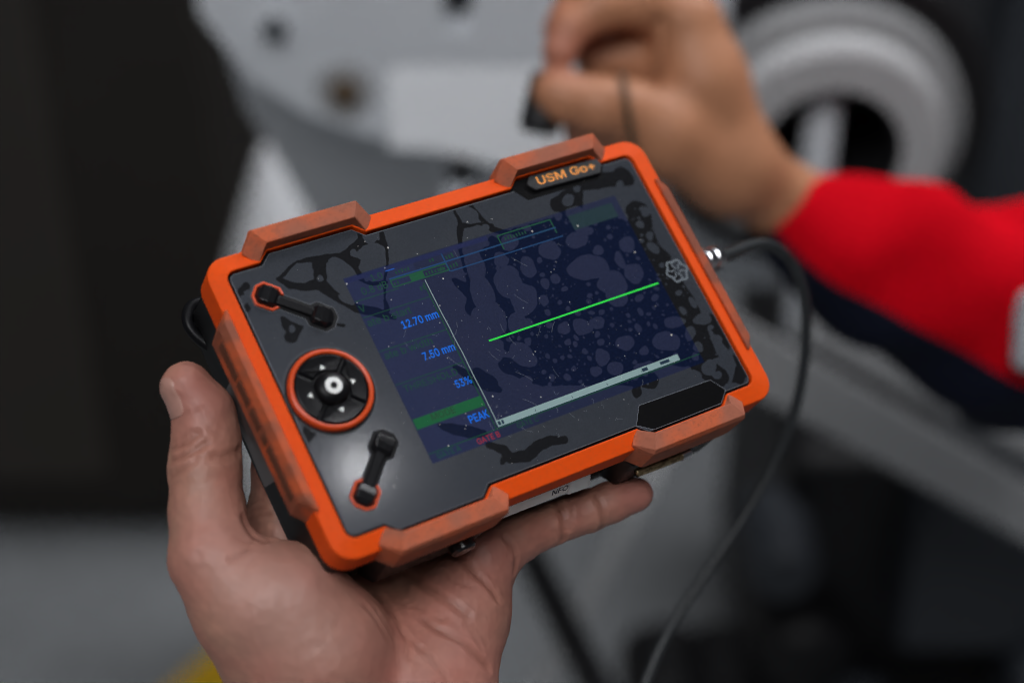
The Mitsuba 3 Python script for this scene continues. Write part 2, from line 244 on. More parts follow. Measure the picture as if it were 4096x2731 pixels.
BUB = [[-66.816,40.087,0.182,-0.083,-0.096,-0.305,3.974],[-61.096,36.017,0.764,-0.355,-0.233,-0.735,1.246],[-53.58,34.495,0.221,-0.004,0.018,-0.13,5.911],[-46.771,41.263,0.688,-0.326,-0.206,-0.666,1.379],[-44.662,35.704,0.357,-0.171,-0.109,-0.347,2.649],[-39.423,38.409,0.236,-0.114,-0.076,-0.246,3.872],[-38.592,44.849,0.304,-0.146,-0.109,-0.357,2.835],[-46.325,31.059,0.994,-0.476,-0.307,-0.97,0.949],[-41.71,31.323,0.286,-0.138,-0.105,-0.334,3.011],[-46.279,25.334,0.229,-0.11,-0.094,-0.293,3.592],[-56.112,26.789,0.194,-0.287,-0.503,-0.319,2.202],[-87.928,36.748,0.6,-0.265,-0.182,-0.566,1.605],[-77.272,22.801,0.787,-0.358,-0.249,-0.757,1.209],[1.721,36.458,0.636,-0.329,-0.193,-0.638,1.46],[0.456,29.938,165.611,-86.022,-51.324,-167.08,0.006],[-2.009,42.104,0.186,-0.182,-0.188,-0.23,3.603],[-3.386,35.903,0.238,-0.122,-0.127,-0.417,2.952],[-8.162,24.285,0.293,-0.066,-0.006,-0.155,4.67],[0.012,15.803,0.184,-0.097,-0.049,-0.154,5.5],[-1.347,21.263,1.187,-0.619,-0.378,-1.205,0.775],[-16.696,4.284,0.256,-0.057,-0.008,-0.147,5.126],[-10.871,6.422,0.261,-0.194,-0.094,-0.172,3.983],[1.426,24.262,0.413,-0.216,-0.104,-0.336,2.49],[36.405,31.643,0.212,-0.116,-0.098,-0.327,3.521],[48.963,30.559,0.261,-0.146,-0.096,-0.324,3.184],[29.38,32.573,0.491,-0.267,-0.151,-0.504,1.865],[7.243,28.609,0.279,-0.147,-0.082,-0.266,3.409],[19.86,21.582,0.199,-0.108,-0.077,-0.249,4.154],[31.439,22.058,0.203,-0.112,-0.088,-0.287,3.832],[35.943,24.757,0.254,-0.14,-0.124,-0.408,2.875],[48.82,14.98,0.294,-0.167,-0.077,-0.251,3.395],[43.109,10.334,0.481,0.018,0.05,-0.279,2.721],[37.261,16.209,0.392,-0.219,-0.148,-0.479,2.131],[1.32,23.351,0.301,-0.157,-0.115,-0.369,2.782],[9.324,18.308,0.301,-0.043,0.009,-0.253,3.63],[-0.515,14.941,0.184,-0.043,-0.009,-0.179,5.486],[-1.545,21.15,1.349,-0.704,-0.429,-1.37,0.682],[30.378,11.427,0.111,-0.062,-0.055,-0.174,6.636],[36.1,3.313,0.096,-0.14,-0.145,-0.116,5.64],[45.805,4.275,0.232,-0.133,-0.068,-0.216,4.111],[16.599,11.204,0.448,-0.243,-0.164,-0.519,1.915],[12.32,10.865,0.552,0.027,0.088,-0.476,1.943],[18.022,6.792,0.739,-0.403,-0.246,-0.769,1.224],[12.881,14.077,0.857,-0.46,-0.279,-0.884,1.063],[2.097,7.967,0.153,-0.136,-0.081,-0.12,5.84],[8.729,5.274,0.431,-0.232,-0.144,-0.447,2.103],[7.915,1.073,0.72,-0.388,-0.243,-0.748,1.257],[13.925,3.039,1.006,-0.547,-0.338,-1.049,0.898],[-1.197,-0.383,0.292,-0.155,-0.149,-0.454,2.535],[10.768,-5.974,0.409,-0.223,-0.114,-0.347,2.445],[16.97,-7.459,0.284,-0.156,-0.084,-0.256,3.413],[23.121,-8.082,0.301,-0.168,-0.117,-0.357,2.806],[6.36,-3.416,0.666,-0.36,-0.228,-0.695,1.355],[15.742,-0.072,0.853,-0.466,-0.289,-0.892,1.057],[12.854,5.91,1.713,-0.927,-0.571,-1.78,0.529],[25.644,1.807,0.839,-0.465,-0.283,-0.882,1.071],[26.621,-5.009,0.698,-0.39,-0.24,-0.739,1.281],[30.838,-4.965,1.189,-0.669,-0.409,-1.262,0.751],[34.909,-2.02,0.151,-0.164,-0.183,-0.222,3.969],[62.376,24.482,0.44,-0.253,-0.139,-0.465,2.043],[65.345,23.597,0.493,-0.285,-0.156,-0.522,1.821],[57.605,20.556,0.532,-0.305,-0.17,-0.562,1.689],[59.024,15.387,0.497,-0.287,-0.161,-0.528,1.798],[65.163,6.412,0.493,-0.289,-0.164,-0.53,1.801],[36.036,37.049,0.359,-0.196,-0.109,-0.369,2.551],[41.416,40.205,0.63,-0.346,-0.189,-0.647,1.454],[58.246,37.093,0.57,-0.322,-0.173,-0.594,1.594],[47.392,35.48,0.191,-0.106,-0.141,-0.48,3.062],[61.346,25.984,0.992,-0.569,-0.311,-1.045,0.908],[-11.247,12.813,0.208,-0.027,0.003,-0.112,6.561],[-11.551,4.658,0.209,-0.028,0.004,-0.169,5.326],[14.489,19.249,0.854,-0.458,-0.274,-0.878,1.069],[38.95,2.982,1.027,-0.581,-0.345,-1.088,0.871],[10.757,-6.248,0.387,-0.211,-0.148,-0.451,2.206],[17.363,-8.424,0.255,-0.141,-0.127,-0.384,2.937],[-3.68,-6.365,0.609,-0.324,-0.211,-0.633,1.484],[9.435,-11.036,0.646,-0.353,-0.226,-0.68,1.388],[20.986,-14.882,0.634,-0.354,-0.225,-0.674,1.405],[13.743,-16.154,0.7,-0.387,-0.249,-0.742,1.275],[14.063,-23.776,0.405,-0.225,-0.147,-0.432,2.192],[-7.872,-10.11,0.105,-0.149,-0.178,-0.141,4.926],[21.172,-25.095,0.253,-0.143,-0.132,-0.389,2.919],[29.199,-17.927,0.257,-0.04,0.002,-0.347,3.35],[18.784,-19.995,0.294,-0.164,-0.095,-0.281,3.195],[1.872,-15.51,0.981,-0.532,-0.348,-1.031,0.914],[-3.864,-17.913,0.932,-0.501,-0.333,-0.978,0.963],[5.129,-15.394,0.976,-0.531,-0.346,-1.028,0.918],[-11.267,-18.856,0.328,-0.044,0.002,-0.491,2.493],[54.641,-27.982,0.4,-0.238,-0.147,-0.44,2.176],[54.621,-36.147,0.277,-0.166,-0.104,-0.307,3.126],[47.905,-36.98,0.316,-0.188,-0.137,-0.402,2.557],[56.101,-39.467,0.479,-0.289,-0.182,-0.533,1.803],[61.932,-19.274,0.23,-0.137,-0.122,-0.372,3.129],[66.845,-33.332,0.441,-0.269,-0.165,-0.492,1.956],[59.381,-44.654,0.297,-0.181,-0.275,-0.801,1.863],[54.409,-22.531,0.36,-0.213,-0.109,-0.329,2.657],[69.193,-37.612,0.414,-0.254,-0.106,-0.315,2.52],[-12.43,2.606,0.179,-0.093,-0.068,-0.206,4.821],[-17.506,-4.771,0.08,-0.156,-0.245,-0.122,4.564],[-4.404,1.191,0.264,-0.14,-0.077,-0.234,3.715],[3.351,-6.871,1.118,-0.603,-0.387,-1.168,0.806],[27.975,-10.672,0.94,-0.529,-0.329,-1.001,0.947],[42.973,-16.231,146.786,-84.993,-52.207,-158.668,0.006],[44.218,-22.303,0.163,-0.095,-0.076,-0.228,4.755],[34.452,-22.79,0.496,-0.285,-0.18,-0.536,1.776],[29.004,-25.291,0.834,-0.476,-0.304,-0.9,1.057],[26.912,-30.115,0.627,-0.359,-0.232,-0.68,1.401],[36.826,-29.175,0.37,-0.215,-0.274,-0.807,1.672],[6.957,-20.265,0.865,-0.474,-0.311,-0.916,1.032],[6.878,-25.081,1.112,-0.613,-0.406,-1.183,0.8],[50.806,-16.906,0.207,-0.121,-0.129,-0.394,3.206]]
HAND = {"thumb":[[-107.8,24.2,-26.0,7.9],[-104.9,15.1,-29.6,9.1],[-106.6,7.9,-32.7,10.2],[-110.5,-1.4,-35.3,11],[-114.6,-14.0,-37.8,11.4],[-118.7,-28.1,-38.4,13.2],[-113.7,-46.2,-42.3,17],[-104.8,-72.8,-55.9,20]],"thenar":[[-103.9,-49.0,-37.6,18.5],[-96.7,-67.4,-43.8,22],[-96.9,-81.8,-54.2,21]],"thenar2":[[-114.1,-38.9,-37.9,13],[-101.1,-52.1,-37.0,18]],"little_m":[[-31.4,-59.1,-45.2,11],[-45.2,-72.9,-49.9,13.5],[-65.2,-95.0,-54.7,17]],"little":[[-31.4,-59.1,-45.2,11],[-19.1,-57.6,-42.7,8.6],[1.3,-58.3,-39.8,7.0],[8.2,-59.2,-38.5,6.9],[16.7,-59.7,-36.9,6.8],[26.5,-60.8,-35.3,6.0]],"ring_m":[[-41.3,-46.0,-64.6,12],[-78.0,-85.3,-70.8,15]],"middle_m":[[-52.1,-32.3,-72.4,12],[-85.6,-81.9,-71.6,17]],"index_m":[[-84.0,-20.4,-64.1,12.5],[-98.1,-74.8,-71.7,17]],"hypo":[[-51.0,-75.1,-50.3,14],[-68.4,-90.6,-52.8,18]],"wrist":[[-83.9,-77.5,-57.5,22],[-94.4,-108.9,-72.8,24]],"wrist1":[[-99.4,-75.5,-60.8,20],[-103.0,-105.3,-71.8,24]],"wrist2":[[-68.9,-92.0,-53.5,18],[-86.3,-113.2,-69.5,24]],"index":[[-84.0,-20.4,-64.1,12.5],[-80,-5,-55,9.6],[-70,18,-53.5,8.6],[-60,34,-53,7.8]],"middle":[[-52.1,-32.3,-72.4,12],[-56,-14,-55.5,9.8],[-46,12,-53.5,8.8],[-38,30,-53,8]],"ring":[[-41.3,-46.0,-64.6,12],[-36,-20,-55,9.3],[-18,2,-53.5,8.5],[-6,17,-53,7.6]]}
HAND2 = {"forearm":[[244.5,811.7,1026.9,27],[198.5,805.9,1053.4,24],[143.4,801.1,1081.4,20.5],[116.8,794.3,1106.6,22]],"back":[[116.8,794.3,1106.6,22],[97.1,808.2,1147.3,23.5],[88.9,819.9,1172.7,20]],"back2":[[112.1,800.2,1106.3,22],[88.0,828.8,1155.9,21],[85.3,846.9,1181.6,18]],"thenar":[[111.5,792.0,1103.3,22],[78.3,785.6,1128.9,21],[59.9,784.3,1141.1,17]],"thumb":[[59.9,784.3,1141.1,17],[44.2,778.4,1148.3,15],[26.5,777.3,1153.8,13],[20.8,777.3,1157.2,11]],"hollow":[[90.9,827.8,1149.2,18],[67.0,826.6,1152.7,16],[45.9,823.1,1152.9,13]],"index":[[88.9,821.4,1174.9,17],[64.9,816.1,1188.2,14],[44.2,807.2,1189.5,12],[29.0,797.7,1182.9,10],[23.9,789.1,1174.1,9]],"middle":[[85.3,846.9,1181.6,16],[58.5,842.7,1193.1,13],[36.1,826.7,1187.7,12],[25.7,811.8,1175.1,10]],"ring":[[76.2,788.5,1124.5,16],[55.4,785.7,1127.4,12],[36.0,784.0,1131.9,10]]}   # world millimetres
CABLE = [[81.2,5.0,-14.1],[93.8,6.1,-20.9],[106.3,7.8,-26.5],[117.6,9.7,-31.4],[128.9,9.7,-35.8],[138.5,6.0,-41.0],[144.8,-2.4,-47.2],[147.3,-14.0,-56.3],[146.1,-27.5,-68.1],[140.7,-42.5,-81.6],[130.9,-56.4,-94.8],[115.5,-69.7,-107.4],[97.7,-81.6,-118.5],[79.2,-92.6,-127.3],[61.7,-104.5,-133.6],[48.2,-116.3,-137.6],[37.3,-126.2,-139.5]]
CAB2 = [[0.054,0.773,1.169],[0.056,0.764,1.16],[0.06,0.764,1.138],[0.066,0.768,1.113],[0.077,0.772,1.083],[0.088,0.782,1.046]]   # world metres
PROBE = [[17.8,787.7,1161.7,9],[14.1,773.3,1141.1,11]]
CREASES = [[[[-67.7,-56.8,-51.8],[-70.0,-60.1,-46.7],[-72.5,-63.6,-40.3],[-74.0,-66.7,-36.0],[-73.9,-69.2,-35.4],[-73.5,-71.6,-35.1],[-73.0,-73.9,-34.4],[-72.5,-76.2,-33.5],[-71.8,-78.5,-32.6],[-71.0,-80.7,-32.0]],0.9,0.45],[[[-43.2,-54.0,-42.5],[-43.2,-56.6,-39.0],[-42.9,-59.1,-37.0],[-42.5,-61.5,-35.7],[-42.1,-63.9,-34.7],[-41.5,-66.3,-34.0],[-40.7,-68.6,-33.7],[-39.8,-70.8,-33.8],[-39.0,-73.1,-34.2],[-38.5,-75.4,-34.7]],1.1,0.85],[[[-55.8,-52.1,-54.5],[-54.9,-54.2,-53.4],[-55.1,-56.8,-49.6],[-56.1,-59.7,-43.8],[-56.2,-62.2,-40.2],[-55.9,-64.4,-37.8],[-55.4,-66.6,-36.1],[-54.7,-68.8,-34.9],[-54.0,-70.9,-33.9],[-53.1,-73.0,-33.3],[-52.1,-75.0,-33.0],[-51.0,-77.0,-32.9]],1.1,0.7],[[[-64.0,-72.4,-35.4],[-63.6,-74.8,-34.3],[-62.7,-76.8,-33.5],[-61.5,-78.7,-32.9],[-60.1,-80.5,-32.6],[-58.7,-82.3,-32.5],[-57.4,-84.1,-32.5],[-56.2,-86.1,-32.8],[-55.1,-88.2,-33.2],[-54.0,-90.2,-33.9],[-52.8,-92.3,-34.9],[-51.2,-94.2,-36.5]],1.2,0.8],[[[-53.3,-79.2,-33.0],[-52.7,-81.6,-33.2],[-52.3,-84.1,-33.5],[-51.9,-86.5,-34.0],[-51.7,-88.9,-34.6]],0.8,0.4],[[[-55.2,-55.3,-52.6],[-57.0,-59.0,-45.9],[-57.6,-62.2,-41.2],[-57.3,-64.9,-38.3],[-56.3,-67.3,-36.2]],0.8,0.35],[[[-49.7,-58.5,-40.9],[-49.9,-62.1,-37.0],[-48.9,-65.1,-34.8],[-47.2,-67.7,-33.6]],0.8,0.3],[[[-63.5,-66.1,-39.9],[-62.9,-68.6,-37.7],[-62.0,-71.0,-36.1],[-60.8,-73.2,-34.8],[-59.4,-75.3,-33.9]],0.8,0.3],[[[-57.0,-67.5,-36.4],[-55.9,-69.6,-35.0],[-54.8,-71.7,-34.1],[-53.8,-73.9,-33.4],[-52.9,-76.1,-33.1],[-52.1,-78.4,-33.0],[-51.3,-80.8,-33.2],[-50.5,-83.1,-33.7],[-49.7,-85.4,-34.4],[-48.8,-87.6,-35.4]],0.8,0.3],[[[-71.3,-81.2,-31.8],[-70.1,-83.7,-31.2],[-69.3,-86.2,-30.8],[-68.7,-88.8,-30.6],[-68.3,-91.5,-30.6],[-68.3,-94.3,-30.8]],0.9,0.4],[[[-81.1,-64.9,-26.9],[-80.4,-67.2,-27.2],[-79.7,-69.5,-28.0],[-79.0,-71.7,-29.2],[-78.5,-73.9,-30.4],[-78.3,-76.3,-31.3]],0.8,0.3],[[[-26.6,-58.3,-33.5],[-25.4,-61.1,-33.9],[-25.3,-63.9,-35.1],[-25.8,-66.5,-36.8],[-26.8,-68.8,-38.7]],1.0,0.6],[[[-27.3,-56.2,-33.7],[-26.9,-60.2,-33.5],[-27.6,-64.0,-34.5]],0.8,0.35],[[[-3.2,-51.8,-36.6],[-3.5,-55.0,-33.7],[-3.9,-58.1,-33.1],[-4.6,-60.8,-33.6],[-5.5,-63.1,-35.2],[-5.7,-65.1,-38.2]],1.1,0.7],[[[0.4,-55.1,-33.0],[-0.6,-58.1,-32.4],[-1.7,-60.6,-33.0],[-3.1,-62.7,-34.4]],0.9,0.45],[[[-2.3,-53.1,-34.8],[-2.5,-57.6,-32.8],[-3.4,-61.6,-33.8]],0.7,0.3],[[[9.7,-57.2,-31.2],[9.8,-60.1,-30.9],[9.5,-62.8,-31.8],[9.1,-65.1,-33.8],[9.3,-66.7,-38.1]],1.0,0.55],[[[-118.8,7.5,-31.9],[-116.9,6.1,-27.0],[-114.4,6.1,-24.6],[-111.7,6.9,-22.9]],1.1,0.6],[[[-120.4,4.2,-31.6],[-119.0,3.0,-28.1],[-117.2,2.5,-26.1],[-115.2,2.4,-24.7],[-113.0,2.7,-23.7],[-110.8,3.2,-22.9]],1.1,0.65],[[[-122.3,-0.5,-33.1],[-120.4,-1.1,-28.6],[-117.9,-0.9,-26.0],[-115.2,-0.2,-24.4]],1.0,0.45],[[[-117.5,9.4,-30.3],[-115.4,8.3,-25.9],[-112.7,8.6,-23.4]],0.8,0.3],[[[-99.7,-0.8,-28.3],[-103.8,-2.0,-25.0],[-107.1,-2.2,-23.8],[-110.0,-1.8,-23.4]],1.1,0.6],[[[-100.8,-2.8,-28.0],[-105.1,-4.1,-25.1],[-108.5,-3.7,-23.8]],0.8,0.3],[[[-109.2,13.0,-20.8],[-108.8,10.5,-21.1],[-108.1,8.2,-21.4],[-107.0,6.0,-21.7],[-105.5,4.1,-22.4]],0.9,0.3],[[[-107.0,13.4,-20.0],[-106.4,10.7,-20.5],[-105.5,8.1,-21.2],[-104.1,5.7,-22.1]],0.8,0.25],[[[-107.1,-21.7,-29.8],[-107.7,-24.4,-28.9],[-107.8,-27.2,-27.8],[-107.1,-29.7,-27.0],[-105.5,-31.4,-26.7],[-102.8,-32.1,-27.4]],1.3,0.6],[[[-118.2,-34.1,-23.6],[-114.8,-34.1,-23.3],[-111.2,-33.0,-23.9]],1.0,0.4],[[[-113.8,-27.7,-24.6],[-112.0,-29.8,-24.7],[-109.4,-31.1,-25.1]],0.9,0.3],[[[-85.0,-62.5,-24.4],[-84.3,-64.6,-24.5],[-83.7,-66.8,-24.6],[-83.1,-69.0,-25.0],[-82.4,-71.1,-25.8],[-81.6,-73.2,-27.1],[-80.8,-75.2,-28.7]],0.9,0.3],[[[-68.3,-57.5,-50.9],[-69.5,-60.5,-46.3],[-70.6,-63.6,-42.2],[-71.4,-66.4,-39.1],[-72.0,-69.1,-37.0],[-72.5,-71.7,-35.5],[-73.1,-74.2,-34.3],[-73.9,-76.6,-33.4],[-74.9,-79.0,-32.6],[-76.1,-81.2,-32.1]],0.9,0.4],[[[-94.7,-13.3,-58.4],[-93.2,-13.9,-55.1],[-91.4,-15.1,-52.8]],0.8,0.5],[[[-95.6,-15.3,-58.6],[-93.5,-16.3,-54.7],[-91.3,-18.1,-52.4]],0.8,0.5],[[[-93.4,-10.8,-57.9],[-92.2,-11.2,-55.0],[-90.9,-12.2,-52.8]],0.7,0.4]]
BLUSH = [[[-108.0,19.6,-19.1],12,0.7],[[-106.0,7.3,-21.3],12,0.4],[[-121.6,-24.8,-25.0],16,0.45],[[-108.6,-47.3,-19.1],20,0.55],[[-88.1,-76.7,-24.3],22,0.5],[[-57.9,-91.0,-32.6],20,0.6],[[24.4,-62.6,-29.8],13,0.8],[[-30.8,-63.7,-34.0],14,0.55],[[-51.9,-66.0,-35.1],14,0.3],[[2.1,-61.7,-32.8],8,0.35],[[-13.2,-61.0,-34.4],8,0.3],[[-113.3,-67.4,-26.5],20,0.2]]
PAINTED_SHEEN = [[[-112.8,-49.9,-20.3],19,0.5],[[-105.8,-66.8,-21.9],16,0.25],[[-116.4,-22.5,-25.2],12,0.2]]  # pale patches that paint skin highlights round the thumb base
NAIL = [[-111.9,22.1,-26.6],[0,0.951,0.287],[-0.901,0.421,0.109],6.6,5.6]
# ---------------------------------------------------------------- materials of the workshop
def floor_col(p, n, uv):
    a = fb(p.x*2.2, p.y*2.2, 0, 3); b = fb(p.x*40, p.y*40, 0, 2)
    return mx([0.19, 0.20, 0.208], [0.24, 0.25, 0.258], a)*(0.9+0.2*b)
mat('concrete', mikit.proc(floor_col), 0.45, 0.4)
mat('white_paint', mikit.proc(lambda p, n, uv: mx([0.64, 0.665, 0.70], [0.72, 0.745, 0.78], fb(p.x*14, p.y*14, p.z*14, 3))), 0.42, 0.4)
mat('bright_paint', [0.88, 0.90, 0.925], 0.4, 0.4)
mat('grey_paint', mikit.proc(lambda p, n, uv: mx([0.33, 0.335, 0.34], [0.42, 0.425, 0.43], fb(p.x*14, p.y*14, p.z*14, 3))), 0.5, 0.4)
mat('flange_paint', mikit.proc(lambda p, n, uv: mx([0.22, 0.222, 0.225], [0.28, 0.283, 0.286], fb(p.x*14, p.y*14, p.z*14, 3))), 0.45, 0.4)
mat('flange_light', mikit.proc(lambda p, n, uv: mx([0.40, 0.40, 0.405], [0.50, 0.50, 0.505], fb(p.x*14, p.y*14, p.z*14, 3))), 0.45, 0.4)
mat('cabinet_door', mikit.proc(lambda p, n, uv: mx([0.030, 0.027, 0.024], [0.052, 0.047, 0.042], fb(p.x*2.5, p.y*2.5, p.z*2.5, 3))), 0.8, 0.15)
mat('drum_white', [0.90, 0.91, 0.93], 0.4, 0.4)
mat('dark_metal', [0.03, 0.032, 0.036], 0.45, 0.4)
mat('rust_bolt', [0.10, 0.065, 0.035], 0.6, 0.4)
mat('grey_bolt', [0.10, 0.11, 0.12], 0.5, 0.5)
mat('black_cover', mikit.proc(lambda p, n, uv: mx([0.018, 0.0165, 0.015], [0.030, 0.027, 0.024], fb(p.x*3, p.y*3, p.z*3, 3))), 0.8, 0.15)
mat('black_rubber', [0.010, 0.010, 0.011], 0.5, 0.3)
mat('slate_metal', [0.035, 0.04, 0.048], 0.5, 0.3)
mat('yellow_paint', [0.60, 0.36, 0.015], 0.5, 0.4)
mat('red_cloth', mikit.proc(lambda p, n, uv: mx([0.52, 0.0015, 0.008], [0.60, 0.002, 0.010], fb(p.x*60, p.y*60, p.z*60, 2))), 0.9, 0.04)
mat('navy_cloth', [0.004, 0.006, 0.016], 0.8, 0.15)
mat('white_cloth', [0.30, 0.31, 0.33], 0.8, 0.15)
mat('lead_olive', [0.085, 0.062, 0.04], 0.5, 0.3)
mat('cable_black', [0.022, 0.025, 0.027], 0.38, 0.45)

def quad_prism(xz, y0, y1, lean=0.0, z0=0.0):
    """a plate with outline (x, z) between depths y0 and y1; lean moves lower points back"""
    m = slab(Polygon(xz), 0, y1-y0, 0.004, 2)
    v = np.array(m.vertices); v = np.c_[v[:, 0], y1-v[:, 2], v[:, 1]]
    v[:, 1] += lean*(z0-v[:, 2])
    return trimesh.Trimesh(v, m.faces, process=False)

# floor
put('floor', trimesh.Trimesh([[-8, -3, 0], [8, -3, 0], [8, 12, 0], [-8, 12, 0]], [[0, 1, 2], [0, 2, 3]], process=False), 'concrete', False, device=False)
tag('floor', 'smooth grey concrete workshop floor', kind='structure')
st_ = LineString([(-0.515, 1.26), (-0.17, 1.75)]).buffer(0.045, cap_style=2)
put('yellow_floor_line', sheet(st_, 0.004), 'yellow_paint', False, device=False); tag('yellow_floor_line', 'yellow painted safety line on the floor at the lower left', 'floor marking')

def block(key, lo, hi, bsdf, r=0.01, M=None):
    lo, hi = np.array(lo), np.array(hi)
    b = ball_hull([np.where([i, j, k], hi-r, lo+r) for i in (0, 1) for j in (0, 1) for k in (0, 1)], r, 12)
    m = as_tm(b)
    if M is not None: m.apply_transform(M)
    return put(key, m, bsdf, 30, device=False)

# dark covered cabinet far left
block('black_cabinet__body', (-1.9, 1.74, 0.03), (-0.325, 2.4, 1.9), 'black_cover', 0.03)
for x in (-1.85, -0.43):
    for y in (1.80, 2.3): block('black_cabinet__leg', (x, y, 0.0), (x+0.05, y+0.05, 0.06), 'black_rubber', 0.005)
block('black_cabinet__door', (-1.5, 1.725, 0.12), (-0.52, 1.75, 1.5), 'cabinet_door', 0.008)
tag('black_cabinet', 'matt black cabinet standing on the floor at the left', 'cabinet')
block('dark_screen__panel', (-0.45, 2.9, 0.02), (3.4, 3.0, 2.4), 'dark_metal', 0.02)
for x in (0.2, 1.2, 2.2): block('dark_screen__post', (x, 2.86, 0.0), (x+0.05, 2.91, 2.4), 'black_rubber', 0.01)
tag('dark_screen', 'dark metal partition behind the machine', 'partition')

# white painted machine: front bracket, lower bracket, bolts, black blocks for slot shade
MC = 'white_machine'
tag(MC, 'white painted steel machine bracket with bolts and dark slots behind the hands', 'machine')
plate = [(-0.216, 1.16), (-0.2158, 1.0532), (-0.1842, 1.002), (-0.1457, 0.9744), (-0.0984, 0.9563), (-0.0536, 0.9543), (0.0094, 0.94), (0.0824, 0.922), (0.150, 0.915), (0.150, 1.16)]
pg = Polygon(plate).difference(Polygon([(-0.047, 1.17), (-0.0255, 1.17), (-0.0285, 1.0395), (-0.0465, 1.0405)]))
put(f'{MC}__front_bracket', quad_prism(np.array(Polygon(plate).exterior.coords)[:-1], 1.1, 1.13) if False else (lambda m: trimesh.Trimesh(np.c_[np.array(m.vertices)[:, 0], 1.13-np.array(m.vertices)[:, 2], np.array(m.vertices)[:, 1]], m.faces[:, ::1], process=False))(slab(pg, 0, 0.03, 0.004, 2)), 'white_paint', 30, device=False)
lower = [(-0.2037, 1.0233), (-0.2008, 0.9512), (-0.1871, 0.8657), (-0.1726, 0.8067), (-0.1648, 0.6802), (0.25, 0.6802), (0.25, 0.96)]
lg = Polygon(lower).difference(Polygon([(-0.052, 0.915), (-0.029, 0.915), (-0.031, 0.8257), (-0.0534, 0.8257)]))
m = slab(lg, 0, 0.02, 0.004, 2); v = np.array(m.vertices); v = np.c_[v[:, 0], 1.175-v[:, 2]+0.62*(0.96-v[:, 1]), v[:, 1]]
put(f'{MC}__lower_bracket', trimesh.Trimesh(v, m.faces, process=False), 'white_paint', 30, device=False)
block(f'{MC}__slot_shade', (-0.06, 1.131, 1.03), (-0.012, 1.15, 1.2), 'black_rubber', 0.003)  # black blocks behind the slots stand in for their shaded depth
block(f'{MC}__slot_shade', (-0.08, 1.36, 0.7), (0.0, 1.39, 1.0), 'black_rubber', 0.003)
def disc_y(prof, x, y, z, key, bsdf, n=48):
    m = lathe(prof, n); v = np.array(m.vertices); v = np.c_[x+v[:, 0], y-v[:, 2], z+v[:, 1]]
    return put(key, trimesh.Trimesh(v, m.faces, process=False), bsdf, 35, device=False)
cg = Polygon([(-0.088, 1.034), (0.052, 1.034), (0.085, 1.034), (0.085, 0.922), (0.0094, 0.938), (-0.0536, 0.9535), (-0.088, 0.9555)])
m = slab(cg, 0, 0.014, 0.004, 2); v = np.array(m.vertices); v = np.c_[v[:, 0], 1.098-v[:, 2]+0.25*(v[:, 1]-0.95), v[:, 1]]
put(f'{MC}__cover_plate', trimesh.Trimesh(v, m.faces, process=False), 'bright_paint', 30, device=False)
b1 = disc_y([(0, .006), (.0085, .006), (.0095, .004), (.0095, -.004)], -0.1634, 1.1, 1.0429, f'{MC}__bolt', 'grey_bolt')
disc_y([(.0095, .0025), (.0165, .002), (.017, -.002)], -0.1634, 1.1, 1.0429, f'{b1}__washer', 'white_paint')
b2 = disc_y([(0, .008), (.0085, .008), (.0105, .005), (.0105, -.004)], -0.1177, 1.1, 0.9955, f'{MC}__bolt', 'rust_bolt')
disc_y([(.0105, .0025), (.021, .002), (.0215, -.002)], -0.1177, 1.1, 0.9955, f'{b2}__washer', 'grey_paint')
# bright white drum standing further back
put('white_drum', (lambda m: trimesh.Trimesh(np.array(m.vertices)+[-0.242, 1.52, 0], m.faces, process=False))(lathe([(0, .725), (.006, .722), (.012, .71), (.036, .64), (.062, .56), (.064, 0.54), (.064, 0.0)], 40)), 'drum_white', 30, device=False)
tag('white_drum', 'white bottle shaped drum standing behind the machine bracket', 'drum')

# round bearing housing on the right
BH = 'bearing_housing'
tag(BH, 'large round white flange with a dark bore, right of the far hand', 'flange')
bx_, bz_ = 0.222, 0.9660
disc_y([(.0475, -.10), (.0475, .036), (.050, .040), (.076, .040), (.081, .036), (.083, .020)], bx_, 1.10, bz_, f'{BH}__flange', 'flange_light', 72)
disc_y([(.083, .020), (.094, .016), (.099, .010), (.100, -.02)], bx_, 1.10, bz_, f'{BH}__flange_step', 'flange_paint', 72)
disc_y([(.100, -.002), (.100, -.004), (.119, -.006), (.124, -.015), (.126, -.06)], bx_, 1.10, bz_, f'{BH}__rubber_seal', 'black_rubber', 72)
disc_y([(0, -.06), (.0455, -.06), (.0455, .037), (.0480, .0405), (.0495, .0405), (.0495, .035)], bx_, 1.10, bz_, f'{BH}__bore', 'black_rubber', 48)
put(f'{BH}__shaft', tube([(bx_-0.004, 1.075, bz_-0.16), (bx_-0.004, 1.085, bz_-0.02), (bx_-0.002, 1.095, bz_+0.037)], 0.0125, 20), 'white_paint', True, device=False)
block('grey_upright__post', (0.385, 1.24, 0.3), (0.52, 1.32, 1.4), 'slate_metal', 0.01)
tag('grey_upright', 'dark slate upright at the right edge beside the flange', 'post')

# beams running down to the right
def bar(key, a, b, w, h, bsdf, up=(0, 0.3, 1)):
    a, b = np.array(a), np.array(b); t = (b-a)/np.linalg.norm(b-a); s = np.cross(t, up); s /= np.linalg.norm(s); u = np.cross(s, t)
    P = [p+s*i*w/2+u*j*h/2 for p in (a, b) for i in (-1, 1) for j in (-1, 1)]
    return put(key, ball_hull(P, 0.003, 10), bsdf, 30, device=False)
bar('sloping_rail', (0.085, 0.945, 0.923), (0.50, 1.068, 0.580), 0.03, 0.036, 'grey_paint'); tag('sloping_rail', 'broad pale steel rail sloping down to the right below the red sleeve', 'rail')
bar('sloping_rail_001', (0.215, 1.028, 0.850), (0.50, 1.12, 0.625), 0.02, 0.026, 'grey_paint'); tag('sloping_rail_001', 'narrower pale rail behind the cable, just under the dark sleeve lining', 'rail')
